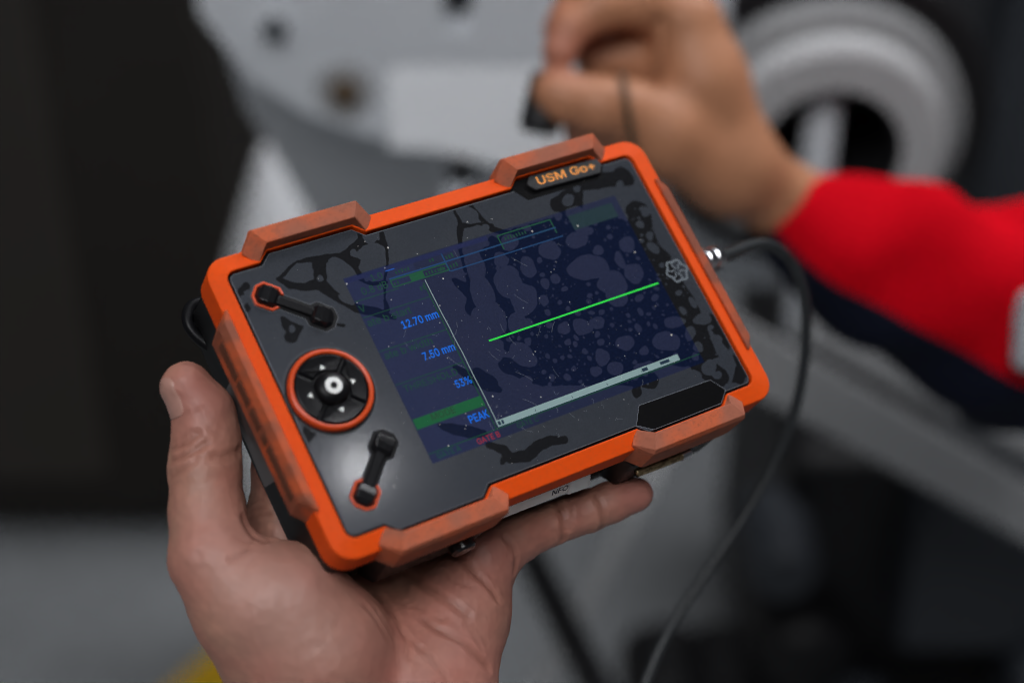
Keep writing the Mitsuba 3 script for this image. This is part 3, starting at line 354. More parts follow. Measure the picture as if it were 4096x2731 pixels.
# black leg rods
put('black_rod', tube([(-0.02, 1.195, 0.60), (0.0026, 1.1373, 0.5591), (0.0963, 0.8994, 0.520), (0.13, 0.82, 0.50)], 0.0135, 16), 'black_rubber', True, device=False); tag('black_rod', 'thick black rod slanting down right of the palm', 'rod')
put('grey_rod', tube([(0.16, 1.37, 0.48), (0.1259, 1.3031, 0.4471), (0.0491, 1.1521, 0.4058), (0.0, 1.06, 0.38)], 0.010, 16), 'grey_paint', True, device=False); tag('grey_rod', 'thin grey rod just visible below the little finger', 'rod')
# dark undercarriage at the lower right
UC = 'dark_undercarriage'
tag(UC, 'black machine undercarriage in the lower right corner', 'machine base')
for lo, hi, mt in (((0.27, 1.30, 0.05), (0.95, 1.75, 0.50), 'black_rubber'), ((0.20, 1.22, 0.0), (0.52, 1.40, 0.20), 'black_rubber'), ((0.43, 1.25, 0.30), (0.9, 1.33, 0.42), 'dark_metal'), ((0.50, 1.20, 0.0), (0.62, 1.30, 0.30), 'slate_metal')):
    block(f'{UC}__block', lo, hi, mt, 0.02)
for x, y, z, r, mt in ((0.26, 1.27, 0.42, .035, 'slate_metal'), (0.36, 1.22, 0.20, .04, 'slate_metal'), (0.30, 1.30, 0.27, .05, 'black_rubber'), (0.42, 1.27, 0.50, .03, 'slate_metal'), (0.17, 1.35, 0.14, .05, 'black_rubber')):
    disc_y([(0, .05), (r*.8, .05), (r, .04), (r, -.05)], x, y, z, f'{UC}__roller', mt, 32)

# ---------------------------------------------------------------- the far hand, its sleeve, its probe
H2 = sum((chain(HAND2[n], k) for n, k in (('forearm', 6), ('back', 10), ('back2', 9), ('hollow', 6), ('thenar', 9))), [])
def hand2_sdf(P):
    d = sdf_chain(P, H2)
    for n, k, kk in (('thumb', 4, 6.0), ('index', 4, 5.0), ('middle', 4, 5.0), ('ring', 4, 5.0)):
        e = sdf_chain(P, chain(HAND2[n], k)); h = np.clip(0.5+0.5*(d-e)/kk, 0, 1); d = d*(1-h)+e*h-kk*h*(1-h)
    return d
V, F = surface_nets(hand2_sdf, [0, 745, 1005], [245, 880, 1225], 2.0)
m = trimesh.Trimesh(V, F, process=False); trimesh.smoothing.filter_taubin(m, iterations=4); V = np.array(m.vertices)
c2 = np.array([0.45, 0.20, 0.105])*(0.9+0.2*meshkit.fbm(V*0.05, 2, 2)[:, None])
for c, r in ((HAND2['index'][-1][:3], 16), (HAND2['middle'][-1][:3], 16), (HAND2['ring'][-1][:3], 16)):
    e = np.exp(-((V-np.array(c))**2).sum(1)/r**2)[:, None]*0.7; c2 = c2*(1-e)+np.array([0.50, 0.17, 0.13])*e
tag('person_001', 'forearm in a loose red sleeve with its hand pinching a probe against the white machine', 'person')
scene['person_001__hand'] = mikit.ply(trimesh.Trimesh(V/1000, F, process=False), 'skin_far', smooth=True, color=np.clip(c2, 0, 1))
# sleeve: elliptical tube with slack folds, red above and navy below
def sleeve(a0, a1, key, bsdf, off=0.0, s0=0.0):
    ax = spline([(0.1427, 0.80, 1.0798), (0.1693, 0.7995, 1.0597), (0.2132, 0.802, 1.0367), (0.2888, 0.8064, 1.0018), (0.3691, 0.8138, 0.9688)], 60)
    t = np.gradient(ax, axis=0); t /= np.linalg.norm(t, axis=1, keepdims=True)
    s = np.linspace(0, 1, 60); r = np.interp(s, [0, 0.12, 0.32, 0.64, 1], [0.0235, 0.034, 0.047, 0.061, 0.069])
    a = np.linspace(math.radians(a0), math.radians(a1), 60)
    upv = np.array([0.25, -0.25, 0.93]); V = []
    for layer in (0, 1):
        for k in range(60):
            sd = np.cross(t[k], upv); sd /= np.linalg.norm(sd); uu = np.cross(sd, t[k])
            f = 1+0.06*np.sin(3*a+9*s[k])*min(1, 4*s[k])+0.085*np.sin(15*s[k]+2*a)*min(1, 5*s[k])+0.045*np.sin(24*s[k]-3*a)*min(1, 4*s[k])
            rr = r[k]*f+off-0.0016*layer
            V.append(ax[k]+rr[:, None]*(np.cos(a)[:, None]*sd+np.sin(a)[:, None]*uu))
    V = np.vstack(V); N = 3600; i, j = np.meshgrid(np.arange(59), np.arange(59), indexing='ij')
    q = np.stack([i*60+j, (i+1)*60+j, (i+1)*60+j+1, i*60+j+1], -1).reshape(-1, 4); f = np.vstack([q[:, [0, 1, 2]], q[:, [0, 2, 3]]])
    per = np.r_[np.arange(60), np.arange(1, 60)*60+59, 59*60+np.arange(58, -1, -1), np.arange(58, 0, -1)*60]; nx_ = np.roll(per, -1)
    rim = np.vstack([np.stack([per, nx_, nx_+N], 1), np.stack([per, nx_+N, per+N], 1)])
    m = trimesh.Trimesh(V, np.vstack([f, f[:, ::-1]+N, rim]), process=False); m.fix_normals()
    return put(key, m, bsdf, 50, device=False)
sleeve(4, 240, 'person_001__sleeve', 'red_cloth'); labels['person_001__sleeve'] = {'label': 'loose red sleeve'}
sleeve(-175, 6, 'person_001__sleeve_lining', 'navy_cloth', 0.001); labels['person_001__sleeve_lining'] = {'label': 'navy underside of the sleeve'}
put('person_001__cuff_patch', ball_hull([(0.270, 0.757, 1.046), (0.290, 0.757, 1.050), (0.268, 0.737, 1.022), (0.290, 0.735, 1.016)], 0.006), 'white_cloth', 40, device=False); labels['person_001__cuff_patch'] = {'label': 'pale grey patch on the sleeve at the right edge'}
pa, pb = np.array(PROBE[0][:3])/1000, np.array(PROBE[1][:3])/1000
put('probe', tube([pa, (pa+pb)/2, pb, pb+(pb-pa)*0.15], [0.008, 0.0095, 0.0105, 0.009], 20), 'black_rubber', 40, device=False); tag('probe', 'small black probe pinched under the thumb of the far hand', 'probe')
put('probe_lead', tube(spline(CAB2, 50), 0.0019, 12), 'lead_olive', True, device=False); tag('probe_lead', 'thin dark lead hanging from the probe across the far wrist', 'cable')

# ---------------------------------------------------------------- cable plugged into the instrument
tag('probe_cable', 'black cable with a silver plug looping from the right side of the instrument', 'cable')
cp = spline(CABLE, 160)
put('probe_cable__cord', tube(cp[14:], 2.1, 16), 'cable_black', True)
d0 = cp[14]-np.array([72.0, 4.6, -21.5]); d0 /= np.linalg.norm(d0)
P0 = cp[0]; 
def along(prof, A, B, key, bsdf):
    z = (B-A)/np.linalg.norm(B-A); x = np.cross(z, [0.1, 0.9, 0.3]); x /= np.linalg.norm(x); y = np.cross(z, x)
    m = lathe(prof[::-1], 32); v = np.array(m.vertices); v = A+v[:, :1]*x+v[:, 1:2]*y+v[:, 2:]*z
    return put(key, trimesh.Trimesh(v, m.faces, process=False), bsdf, 35)
A, B = cp[0], cp[10]
pk = along([(0, -8), (4.4, -8), (4.4, 0), (3.9, 0.3), (3.9, 3.0), (4.5, 3.4), (4.5, 5.6), (3.9, 6.0), (3.9, 9.5), (4.6, 9.9), (4.6, 14.5), (4.0, 15.2), (3.0, 15.5), (3.0, 18), (0, 18)], A, B, 'probe_cable__plug', 'steel')
labels[pk] = {'label': 'silver push-pull plug'}
put('probe_cable__strain_relief', tube(cp[9:40], np.linspace(2.7, 2.15, 31), 16), 'cable_black', True)
# ---------------------------------------------------------------- materials of the instrument
def orange_col(p, n, uv):
    s = fb(p.x*900, p.y*900, p.z*900, 3)
    d = sst(0.60, 0.78, nz(p.x*2600, p.y*2600, p.z*2600))*0.35+sst(0.5, 0.8, s)*0.12
    return mx([0.78, 0.078, 0.005], [0.62, 0.095, 0.022], d)
def grime_col(p, n, uv):
    s = fb(p.x*90+3, p.y*90, p.z*90, 3)
    f = fb(p.x*1300, p.y*1300, p.z*1300, 2)
    c = mx([0.50, 0.105, 0.038], [0.33, 0.105, 0.060], sst(0.25, 0.65, s))
    return mx(c, [0.22, 0.065, 0.038], sst(0.45, 0.8, f)*0.35)
def side_col(p, n, uv):
    s = fb(p.x*120+3, p.y*120, p.z*120, 3)
    return mx([0.46, 0.085, 0.028], [0.24, 0.068, 0.036], sst(0.3, 0.62, s))
def fine(a, f):
    return lambda p, n, uv: (nz(p.x*f, p.y*f, p.z*f)+0.5*nz(p.x*f*2.1, p.y*f*2.1, p.z*f*2.1))*a
mat('orange_rubber', mikit.proc(orange_col), 0.55, 0.10, bump=fine(2.2e-5, 3500))
mat('orange_worn', mikit.proc(grime_col), 0.72, 0.28, bump=fine(4e-5, 2500))
mat('orange_side', mikit.proc(side_col), 0.68, 0.28, bump=fine(3e-5, 2500))
mat('slot_dirt', [0.125, 0.042, 0.024], 0.85, 0.2)
mat('orange_gloss', [0.58, 0.062, 0.010], 0.25, 0.4, clearcoat=0.25, clearcoat_gloss=0.9)
mat('black_body', [0.006, 0.006, 0.0065], 0.42, 0.22, bump=fine(3e-5, 2200))
mat('black_dull', [0.008, 0.008, 0.009], 0.6, 0.2)
mat('black_gloss', [0.006, 0.006, 0.007], 0.15, 0.45, clearcoat=0.3, clearcoat_gloss=0.93)
mat('pad_gloss', [0.005, 0.005, 0.006], 0.12, 0.16)
mat('black_key', [0.006, 0.006, 0.007], 0.36, 0.14)
mat('badge_black', [0.016, 0.016, 0.018], 0.5, 0.3)
def reflected_haze(p, n, uv):  # grey of the ceiling reflected in loose film, put into base colour
    a = fb(uv.x*0.09+4, uv.y*0.09, 1.3, 3)
    b = fb(uv.x*3.0, uv.y*3.0, 5.0, 2)
    return mx([0.021, 0.026, 0.036], [0.030, 0.034, 0.042], a)*(0.86+0.28*b)
def reflected_haze_lcd(p, n, uv):  # same reflected veil over the screen, put into base colour
    a = fb(uv.x*0.09+4, uv.y*0.09, 1.3, 3)
    b = fb(uv.x*3.0, uv.y*3.0, 5.0, 2)
    return mx([0.0105, 0.0150, 0.034], [0.0145, 0.0168, 0.037], a)*(0.86+0.28*b)
mat('film_loose', mikit.proc(reflected_haze), 0.24, 0.03, clearcoat=1.0, clearcoat_gloss=0.975)
mat('film_lcd', mikit.proc(reflected_haze_lcd), 0.30, 0.09)
mat('film_wet', [0.0092, 0.0096, 0.0112], 0.22, 0.06)
mat('film_wet_lcd', [0.0045, 0.0085, 0.028], 0.22, 0.05)
mat('cover_glass', [0.003, 0.003, 0.0035], 0.25, 0.15)
mat('dust', [0.42, 0.40, 0.38], 0.8, 0.2)
mat('scratch', [0.20, 0.22, 0.25], 0.6, 0.3)
mat('edge_glint', [0.10, 0.11, 0.125], 0.35, 0.5)  # grey of the thin highlights painted along panel and well edges
mat('white_print', [0.78, 0.78, 0.76], 0.45, 0.4)
mat('badge_print', [0.85, 0.30, 0.035], 0.45, 0.4)
mat('logo_print', [0.105, 0.125, 0.145], 0.5, 0.4)
mat('paper', [0.86, 0.80, 0.76], 0.6, 0.3)
mat('ink', [0.03, 0.03, 0.05], 0.6, 0.2)
mat('plate_label', [0.16, 0.14, 0.14], 0.28, 0.5, metallic=0.6)
mat('brass', mikit.proc(lambda p, n, uv: mx([0.46, 0.34, 0.19], [0.22, 0.15, 0.08], sst(0.35, 0.7, fb(p.x*900, p.y*900, p.z*900, 3)))), 0.38, 0.5, metallic=0.85)
mat('steel', [0.72, 0.72, 0.74], 0.22, 0.5, metallic=1.0)

D = 'flaw_detector'
tag(D, 'handheld ultrasonic flaw detector with orange rubber frame, smeared dark screen and round keypad', 'flaw detector')
CX = -11.0                                   # middle of the face
NOTCH = [(CX-47.5, 1), (CX+47.5, 1), (CX-47.5, -1), (CX+47.5, -1)]

def inner_outline(grow=0.0):
    base = rrect(-90, -46.8, 68, 46.8, 3.2)
    for c, sg in NOTCH:
        base = base.union(Polygon([(c-19.3, sg*46.6), (c-15.3, sg*50.1), (c+15.3, sg*50.1), (c+19.3, sg*46.6), (c+19, sg*40), (c-19, sg*40)]))
    return base.buffer(grow, join_style=2) if grow else base
outer = rrect(-95.6, -52.8, 75, 52.8, 7.5)

# --- body shell
body = ball_hull([(x, y, z) for x in (-91.5, 69.5) for y in (-47.6, 47.6) for z in (-10, -38)] + [(x, y, -43) for x in (-88.5, 66.5) for y in (-44.5, 44.5)], 2.4)
for c, sg in NOTCH:
    body = body + ball_hull([(c-18.5, sg*54.3, -13), (c+18.5, sg*54.3, -13), (c-17.5, sg*54.2, -30), (c+17.5, sg*54.2, -30), (c-22, sg*48, -13), (c+22, sg*48, -13), (c-20, sg*46, -36), (c+20, sg*46, -36)], 1.8)
put(f'{D}__body', body, 'black_body', 35)
put(f'{D}__body__face_plate', slab(inner_outline(0.6), -9, -2.6, 0.2), 'black_dull')
# --- orange frame
fm = slab(outer.difference(inner_outline()), -12.5, 0.0, 0.5, 4, dense=1.2); v = np.array(fm.vertices)
near = shapely.distance(shapely.points(v[:, :2]), outer.exterior) < 0.75
v[near & (v[:, 2] > -5), 2] -= 1.5             # the face of the frame falls away outwards
put(f'{D}__frame', trimesh.Trimesh(v, fm.faces, process=False), 'orange_rubber', 30, label='orange rubber frame round the face')
# --- corner bumpers
for i, (c, sg) in enumerate(NOTCH):
    s = lambda x, y, z: (c+x, sg*y, z)
    r = 0.45
    mid = ball_hull([s(e*x, y, z) for e in (-1, 1) for x, y, z in ((15.5, 50.6, -2), (15.9, 51.5, 3.5), (18.6, 56.3, 3.4), (18.9, 57.0, 2.0), (18.3, 57.0, -10), (15.5, 56.6, -13.5), (15.5, 50.8, -12))], r)
    for e in (-1, 1):
        mid = mid + ball_hull([s(e*x, y, z) for x, y, z in ((15.7, 50.6, -2), (15.9, 51.5, 3.5), (18.6, 56.3, 3.4), (18.9, 57.0, 2.0), (18.3, 57.0, -10), (15.5, 56.6, -13.5),
                                                            (19.6, 47.3, -0.7), (22.8, 51.5, -0.7), (22.9, 51.6, -11.5), (19.6, 48, -6))], r)
    put(f'{D}__bumper', mid, 'orange_worn', 28, label=['worn dusty bumper at the left of the top edge', 'worn dusty bumper above the badge', 'grimy bumper at the left of the bottom edge', 'worn bumper at the right of the bottom edge'][i])
for e, x0, lab in ((-1, -96, 'grimy side bumper with dirt packed grip slots on the left'), (1, 74, 'side bumper on the right edge')):
    w_ = 2.4 if e < 0 else 1.7
    q = [(x0+e*dx, y, z) for y, dx, z in ((34.5, -1.2, -0.4), (-34.5, -1.2, -0.4), (30.5, 0.9, 0.0), (-30.5, 0.9, 0.0), (30.0, w_, -2.0), (-30.0, w_, -2.0), (30.0, w_, -12.5), (-30.0, w_, -12.5), (34.5, -1.2, -12), (-34.5, -1.2, -12))]
    k = put(f'{D}__side_bumper', ball_hull(q, 0.5), 'orange_side', 30, label=lab)
    if e < 0:
        for (ya, yb) in ((27, 14.0), (13.4, 4.8), (3.4, -3.6), (-5.4, -8.8), (-9.4, -28.0)):
            put(f'{k}__grip_slot', ball_hull([(x0-2.92, y, z) for y in (ya-0.6, yb+0.6) for z in (-3.4, -7.6)], 0.35, 8), 'slot_dirt', 40)
# --- front panel under the protective film
GZ = -0.75
PANEL = inner_outline(-0.95).intersection(rrect(-89.05, -49.2, 67.05, 49.2, 2.4)).buffer(-0.3).buffer(0.3)
LCD = sbox(-54, -33.7, 54, 33.7)
put(f'{D}__front_panel', slab(PANEL, -2.55, GZ, 0.3, 2), 'film_loose', False, uv=True, label='black front panel under hazy protective film')
edge = PANEL.buffer(-0.05).difference(PANEL.buffer(-0.22))
put(f'{D}__front_panel__edge_line', sheet(edge, GZ+0.03), 'edge_glint', False)  # thin grey line paints the highlight on the panel bevel
E = {'sampling_weight': 0.02}
def emit(rgb): return {'emitter': {'type': 'area', 'radiance': {'type': 'rgb', 'value': rgb}, 'sampling_weight': 0.02}}
put(f'{D}__screen', sheet(LCD, GZ+0.04), 'film_lcd', False, uv=True, label='dark blue lit screen with a flat green trace', **emit([0.004, 0.006, 0.022]))
put(f'{D}__screen__menu_field', sheet(sbox(-54, -33.7, -29, 33.7), GZ+0.055), 'film_lcd', False, uv=True, **emit([0.007, 0.011, 0.042]))
# film: where the film clings the panel looks black, bubbles stay hazy
wet, veins = [], []
for s in DARK:
    for (ax, ay, ar), (bx, by, br) in zip(s[:-1], s[1:]):
        (veins if max(ar, br) < 0.75 else wet).append(shapely.convex_hull(unary_union([Point(ax, ay).buffer(ar*0.9, quad_segs=8), Point(bx, by).buffer(br*0.9, quad_segs=8)])))
wet.append(Polygon([(-9, 27), (2, 31), (12, 33), (30, 32.5), (47, 31), (60, 14), (63, -12), (60, -34), (46, -33), (34, -26.5), (18, -25.5), (4, -24), (-7, -17), (-13, -6), (-9, 4), (-12, 14)]))
wet = unary_union(wet).buffer(0.5).buffer(-0.5)
bub = []
TH = np.linspace(0, 2*np.pi, 40, endpoint=False)
for (ox, oy, a, b, c_, d_, _) in BUB:
    inv = np.linalg.inv([[a, b], [c_, d_]])
    ph = RNG.uniform(0, 6.28, 3)
    rr = 1+0.07*np.sin(2*TH+ph[0])+0.05*np.sin(3*TH+ph[1])+0.02*np.sin(5*TH+ph[2])
    p = 0.93*(inv @ np.stack([np.cos(TH), np.sin(TH)])*rr).T+[ox, oy]
    g = Polygon(p)
    if g.is_valid and g.area > 0.02: bub.append(g)
big = unary_union(bub).buffer(0.3)
for _ in range(900):                          # smaller bubbles packed between the large ones
    x, y = RNG.uniform(-14, 64), RNG.uniform(-34, 33)
    r = 0.25+1.9*RNG.random()**3.2
    e = rot2(affinity.scale(Point(0, 0).buffer(r, quad_segs=7), RNG.uniform(0.8, 1.1), RNG.uniform(1.0, 1.5)), RNG.uniform(0, 180), (x, y))
    if big.intersects(e): continue
    bub.append(e); big = big.union(e.buffer(0.28))
wet = unary_union([wet.difference(unary_union(bub)), *veins]).buffer(0.22).buffer(-0.34).buffer(0.14)
def wobble(g):
    def f(x, y):
        p = np.c_[x, y, 0*np.asarray(x)]
        return x+0.7*(meshkit.fbm(p*0.45, 2, 3)-0.5), y+0.7*(meshkit.fbm(p*0.45+[7, 3, 0], 2, 5)-0.5)
    return shapely.transform(shapely.segmentize(g, 0.6), lambda q: np.stack(f(q[:, 0], q[:, 1]), 1)).buffer(0)
wet = wobble(wet)
cut_t = Polygon([(17.9, 46.2), (21.6, 41.2), (52.8, 41.2), (56, 46.2), (51.4, 49.1), (21.6, 49.1)])
cut_b = Polygon([(18.2, -45.7), (22.7, -39.7), (52.6, -40.2), (56.2, -45.3), (52.0, -49.1), (23.5, -49.1)])
wet = wet.intersection(PANEL.buffer(-0.4)).difference(unary_union([cut_t, cut_b]))
for key_, g_, z_, mt_, lb_ in (('front_panel', wet.difference(LCD), GZ+0.055, 'film_wet', 'black patch where the film clings to the panel'), ('screen', wet.intersection(LCD), GZ+0.075, 'film_wet_lcd', 'dark patch where the film clings to the screen')):
    gs = sorted(getattr(g_, 'geoms', [g_]), key=lambda q: -q.area)
    for q in gs:
        if q.area > 2.0: put(f'{D}__{key_}__clinging_film', sheet(q, z_), mt_, False, uv=True, label=lb_)
    rest = [q for q in gs if 0.02 < q.area <= 2.0]
    if rest:
        k_ = put(f'{D}__{key_}__film_speck', sheet(unary_union(rest), z_), mt_, False, uv=True); tag(k_, 'small dark specks of clinging film', kind='stuff')
for g, lb in ((cut_t, 'bare glossy black field behind the badge'), (cut_b, 'bare glossy black field in the lower right')):
    put(f'{D}__front_panel__bare_field', sheet(g, GZ+0.065), 'cover_glass', False, label=lb)
put(f'{D}__front_panel__edge_line', sheet(cut_b.boundary.buffer(0.05), GZ+0.075), 'scratch', False)
# dust and scratches in the film
sp = []
for _ in range(420):
    u = RNG.random(); x, y = RNG.uniform(-88, 66), RNG.uniform(-45, 45)
    if u < 0.75: x, y = RNG.normal(-10, 26), RNG.normal(-6, 20)
    if not PANEL.buffer(-1).contains(Point(x, y)): continue
    sp.append(Point(x, y).buffer(0.045+0.16*RNG.random()**6, quad_segs=2))
for x, y, r in ((-34.6, 39.4, .33), (-3.6, 40.0, .25), (17.2, 30.0, .33), (34.5, 27.0, .36), (50.2, 11.5, .34), (-53.6, 31.6, .3), (-24.6, -19.8, .3), (-46.5, -30.0, .25), (-69, -36.2, .3), (47.3, -20.8, .35), (-38.9, 33.0, .2), (-21.5, 23.4, .3), (-9, -25.5, .25)):
    sp.append(Point(x, y).buffer(r, quad_segs=4))
put(f'{D}__front_panel__dust', sheet(unary_union(sp), GZ+0.11), 'dust', False); tag(f'{D}__front_panel__dust', 'dust specks scattered on the film', kind='stuff')
sc_ = []
for _ in range(30):
    x, y = RNG.normal(-14, 18), RNG.normal(-8, 17); a = RNG.uniform(0, 6.28); L = RNG.uniform(0.8, 4.5)
    if RNG.random() < 0.5: a = RNG.normal(2.1, 0.25); L *= 1.8
    c1 = RNG.normal(0, 0.25)
    q = [(x+L*t*math.cos(a+c1*t), y+L*t*math.sin(a+c1*t)) for t in np.linspace(0, 1, 7)]
    sc_.append(LineString(q).buffer(0.026))
for _ in range(16):
    x, y = RNG.normal(-6, 14), RNG.normal(-30, 4); L = RNG.uniform(.8, 2.2); a = RNG.uniform(0, 6.28); q = [(x, y)]
    for _k in range(9):
        a += RNG.normal(0, 0.8); x += L/6*math.cos(a); y += L/6*math.sin(a); q.append((x, y))
    sc_.append(LineString(q).buffer(0.026))
put(f'{D}__front_panel__scratches', sheet(unary_union(sc_).intersection(PANEL.buffer(-1)), GZ+0.10), 'scratch', False); tag(f'{D}__front_panel__scratches', 'fine pale scratches and fibres on the film', kind='stuff')

mat('print_blue', [0.003, 0.05, 0.22], 0.4, 0.1)
mat('print_green', [0.006, 0.040, 0.022], 0.4, 0.1)
mat('print_bright', [0.01, 0.40, 0.03], 0.4, 0.3)
mat('print_red', [0.12, 0.004, 0.012], 0.4, 0.3)
mat('print_pale', [0.13, 0.18, 0.18], 0.4, 0.3)
mat('print_dark', [0.004, 0.02, 0.008], 0.4, 0.3)
PRINT = {'trace': 'print_bright', 'value_text': 'print_blue', 'menu_text': 'print_green', 'gate_text': 'print_green', 'menu_line': 'print_green', 'highlight_bar': 'print_green', 'header_box': 'print_green', 'header_mark': 'print_green', 'graph_edge': 'print_pale', 'scale_bar': 'print_pale'}
# --- what the screen shows
UX, UY = 0.28, 0.22
def ui(name, poly, rgb, bsdf=None, dz=0.09, label=None):
    bsdf = bsdf or PRINT.get(name, 'film_lcd')
    return put(f'{D}__screen__{name}', sheet(affinity.translate(poly, UX, UY), GZ+dz), bsdf, False, uv=True, label=label, **emit(rgb))
def text2(s, h, x, y, bold=False, wide=1.0):
    m = meshkit.text_mesh(s, h, 0.01, bold)
    v = np.array(m.vertices); top = v[:, 2] > 0.005
    keep = top[m.faces].all(1)
    q = trimesh.Trimesh(v*[wide, 1, 0]+[x, y, 0], m.faces[keep], process=False); q.remove_unreferenced_vertices()
    return q
def txt(name, s, h, x, y, rgb, right=False, bold=False, wide=0.92, bsdf=None, label=None):
    bsdf = bsdf or PRINT.get(name, 'film_lcd')
    q = text2(s, h, 0, 0, bold, wide); w = q.bounds[1][0]
    q.apply_translation([(x-w if right else x)+UX, y+UY, GZ+0.12])
    return put(f'{D}__screen__{name}', q, bsdf, False, uv=True, label=label, **emit(rgb))
hl = lambda x0, x1, y, w: sbox(x0, y-w/2, x1, y+w/2)
GREEN, DIMG, BLUE = [0.004, 0.42, 0.026], [0.002, 0.026, 0.014], [0.001, 0.125, 0.68]
ui('trace', hl(-17, 52.4, -2.05, 0.62), GREEN, label='bright flat green trace')
rows = [hl(-54, -38, 24.65, 0.22), hl(-54, -28.9, 18.7, 0.22), hl(-54, -28.9, 6.25, 0.25), hl(-54, -28.9, -5.95, 0.25), hl(-54, 53.4, -30.62, 0.3), sbox(-29.1, -30.6, -28.75, 24)]
ui('menu_line', unary_union(rows), [0.002, 0.032, 0.014])
ui('graph_edge', LineString([(-28.0, 24.6), (-27.95, 12), (-27.75, 6.5), (-27.85, 3), (-27.6, -3), (-27.75, -12), (-27.6, -17), (-27.7, -28)]).buffer(0.16), [0.10, 0.135, 0.14])
ui('highlight_bar', sbox(-54, -22.0, -28.7, -18.4), [0.003, 0.085, 0.020], label='green bar behind the selected menu row')
txt('menu_text', '0.8 dB', 2.5, -50.6, 26.0, DIMG)
txt('menu_text', '1.0', 2.3, -45.6, 29.6, DIMG)
txt('menu_text', 'V', 2.5, -53.9, 20.6, DIMG)
txt('menu_text', 'ate b start', 2.5, -53.6, 15.3, DIMG, wide=1.0)
txt('menu_text', 'ate b width', 2.5, -53.2, 3.1, DIMG, wide=1.0)
txt('menu_text', 'THRESHOLD', 2.3, -52.2, -9.3, DIMG, wide=1.05)
txt('menu_text', 'MODE', 2.2, -48.0, -20.9, [0.001, 0.014, 0.004], wide=1.0, bsdf='print_dark')
txt('value_text', '12.70 mm', 2.6, -29.3, 11.0, BLUE, True, True, wide=0.80, label='blue 12.70 mm reading')
txt('value_text', '7.50 mm', 2.6, -29.3, -1.3, BLUE, True, True, wide=0.80, label='blue 7.50 mm reading')
txt('value_text', '53%', 2.5, -29.2, -13.5, BLUE, True, True, wide=0.80, label='blue 53% reading')
txt('value_text', 'PEAK', 2.6, -29.1, -26.0, BLUE, True, True, wide=0.80, label='blue PEAK reading')
txt('gate_text', 'GATE A', 1.9, -52.0, -33.1, [0.003, 0.045, 0.03])
txt('gate_text', 'GATE B', 1.9, -37.3, -33.3, [0.16, 0.004, 0.022], bold=True, bsdf='print_red', label='red GATE B tab')
txt('gate_text', 'GATE C', 1.8, -22.0, -32.9, [0.003, 0.03, 0.014])
ui('scale_bar', sbox(-28.0, -30.2, 45.4, -28.0), [0.12, 0.20, 0.20], label='pale scale bar along the bottom of the graph')
tk = [hl(x, x+0.2, -29.4, 0.9) for x in (1.1, 15.2, -13.4, 29.4)]+[sbox(29.9, -29.7, 32.2, -28.5), sbox(37.5, -29.6, 41.4, -28.5), sbox(-27.6, -29.8, -26.6, -28.4), sbox(-26.2, -29.8, -25.4, -28.4)]
ui('scale_tick', unary_union(tk), [0.02, 0.04, 0.045], 'film_wet_lcd', 0.12)
bl = [hl(-39.6, 26, 28.6, 0.5), hl(-18, 27, 24.9, 0.4), sbox(-18.5, 24.9, -18.0, 31.8)]
ui('header_line', unary_union(bl), [0.002, 0.055, 0.16])
ui('header_line', hl(-54, 0, 32.3, 1.6), [0.003, 0.006, 0.05], dz=0.085)
ui('header_line', hl(-39.5, -36.2, 31.6, 0.35), [0.0, 0.11, 0.6])
gb = [sbox(-39.6, 25.3, -18.2, 28.2).difference(sbox(-39.2, 25.7, -18.6, 27.8)), sbox(-32.6, 25.6, -27.4, 28.0), sbox(3.7, 26.6, 25.6, 32.1).difference(sbox(4.1, 28.8, 25.2, 31.7)).difference(sbox(4.1, 20, 25.2, 28.4))]
ui('header_box', unary_union(gb), [0.004, 0.055, 0.020])
ui('header_box', sbox(32.4, 25.6, 51, 31.2), [0.003, 0.026, 0.010], 'film_lcd')
gl = []
for x0, n, y, h in ((-26.8, 7, 26.0, 1.4), (-38.6, 2, 26.1, 1.3), (-21.5, 2, 26.0, 1.5), (-17.4, 3, 29.3, 1.7), (-17.4, 3, 25.9, 1.5), (-36.5, 5, 29.6, 1.3), (-23.5, 2, 30.0, 1.4), (6, 8, 29.6, 1.4), (-31, 2, 21.5, 2)):
    for k in range(n): gl.append(sbox(x0+k*1.15, y, x0+k*1.15+0.5, y+h*(0.7+0.3*((k*7) % 3)/2)))
ui('header_mark', unary_union(gl), [0.002, 0.024, 0.014], dz=0.115)

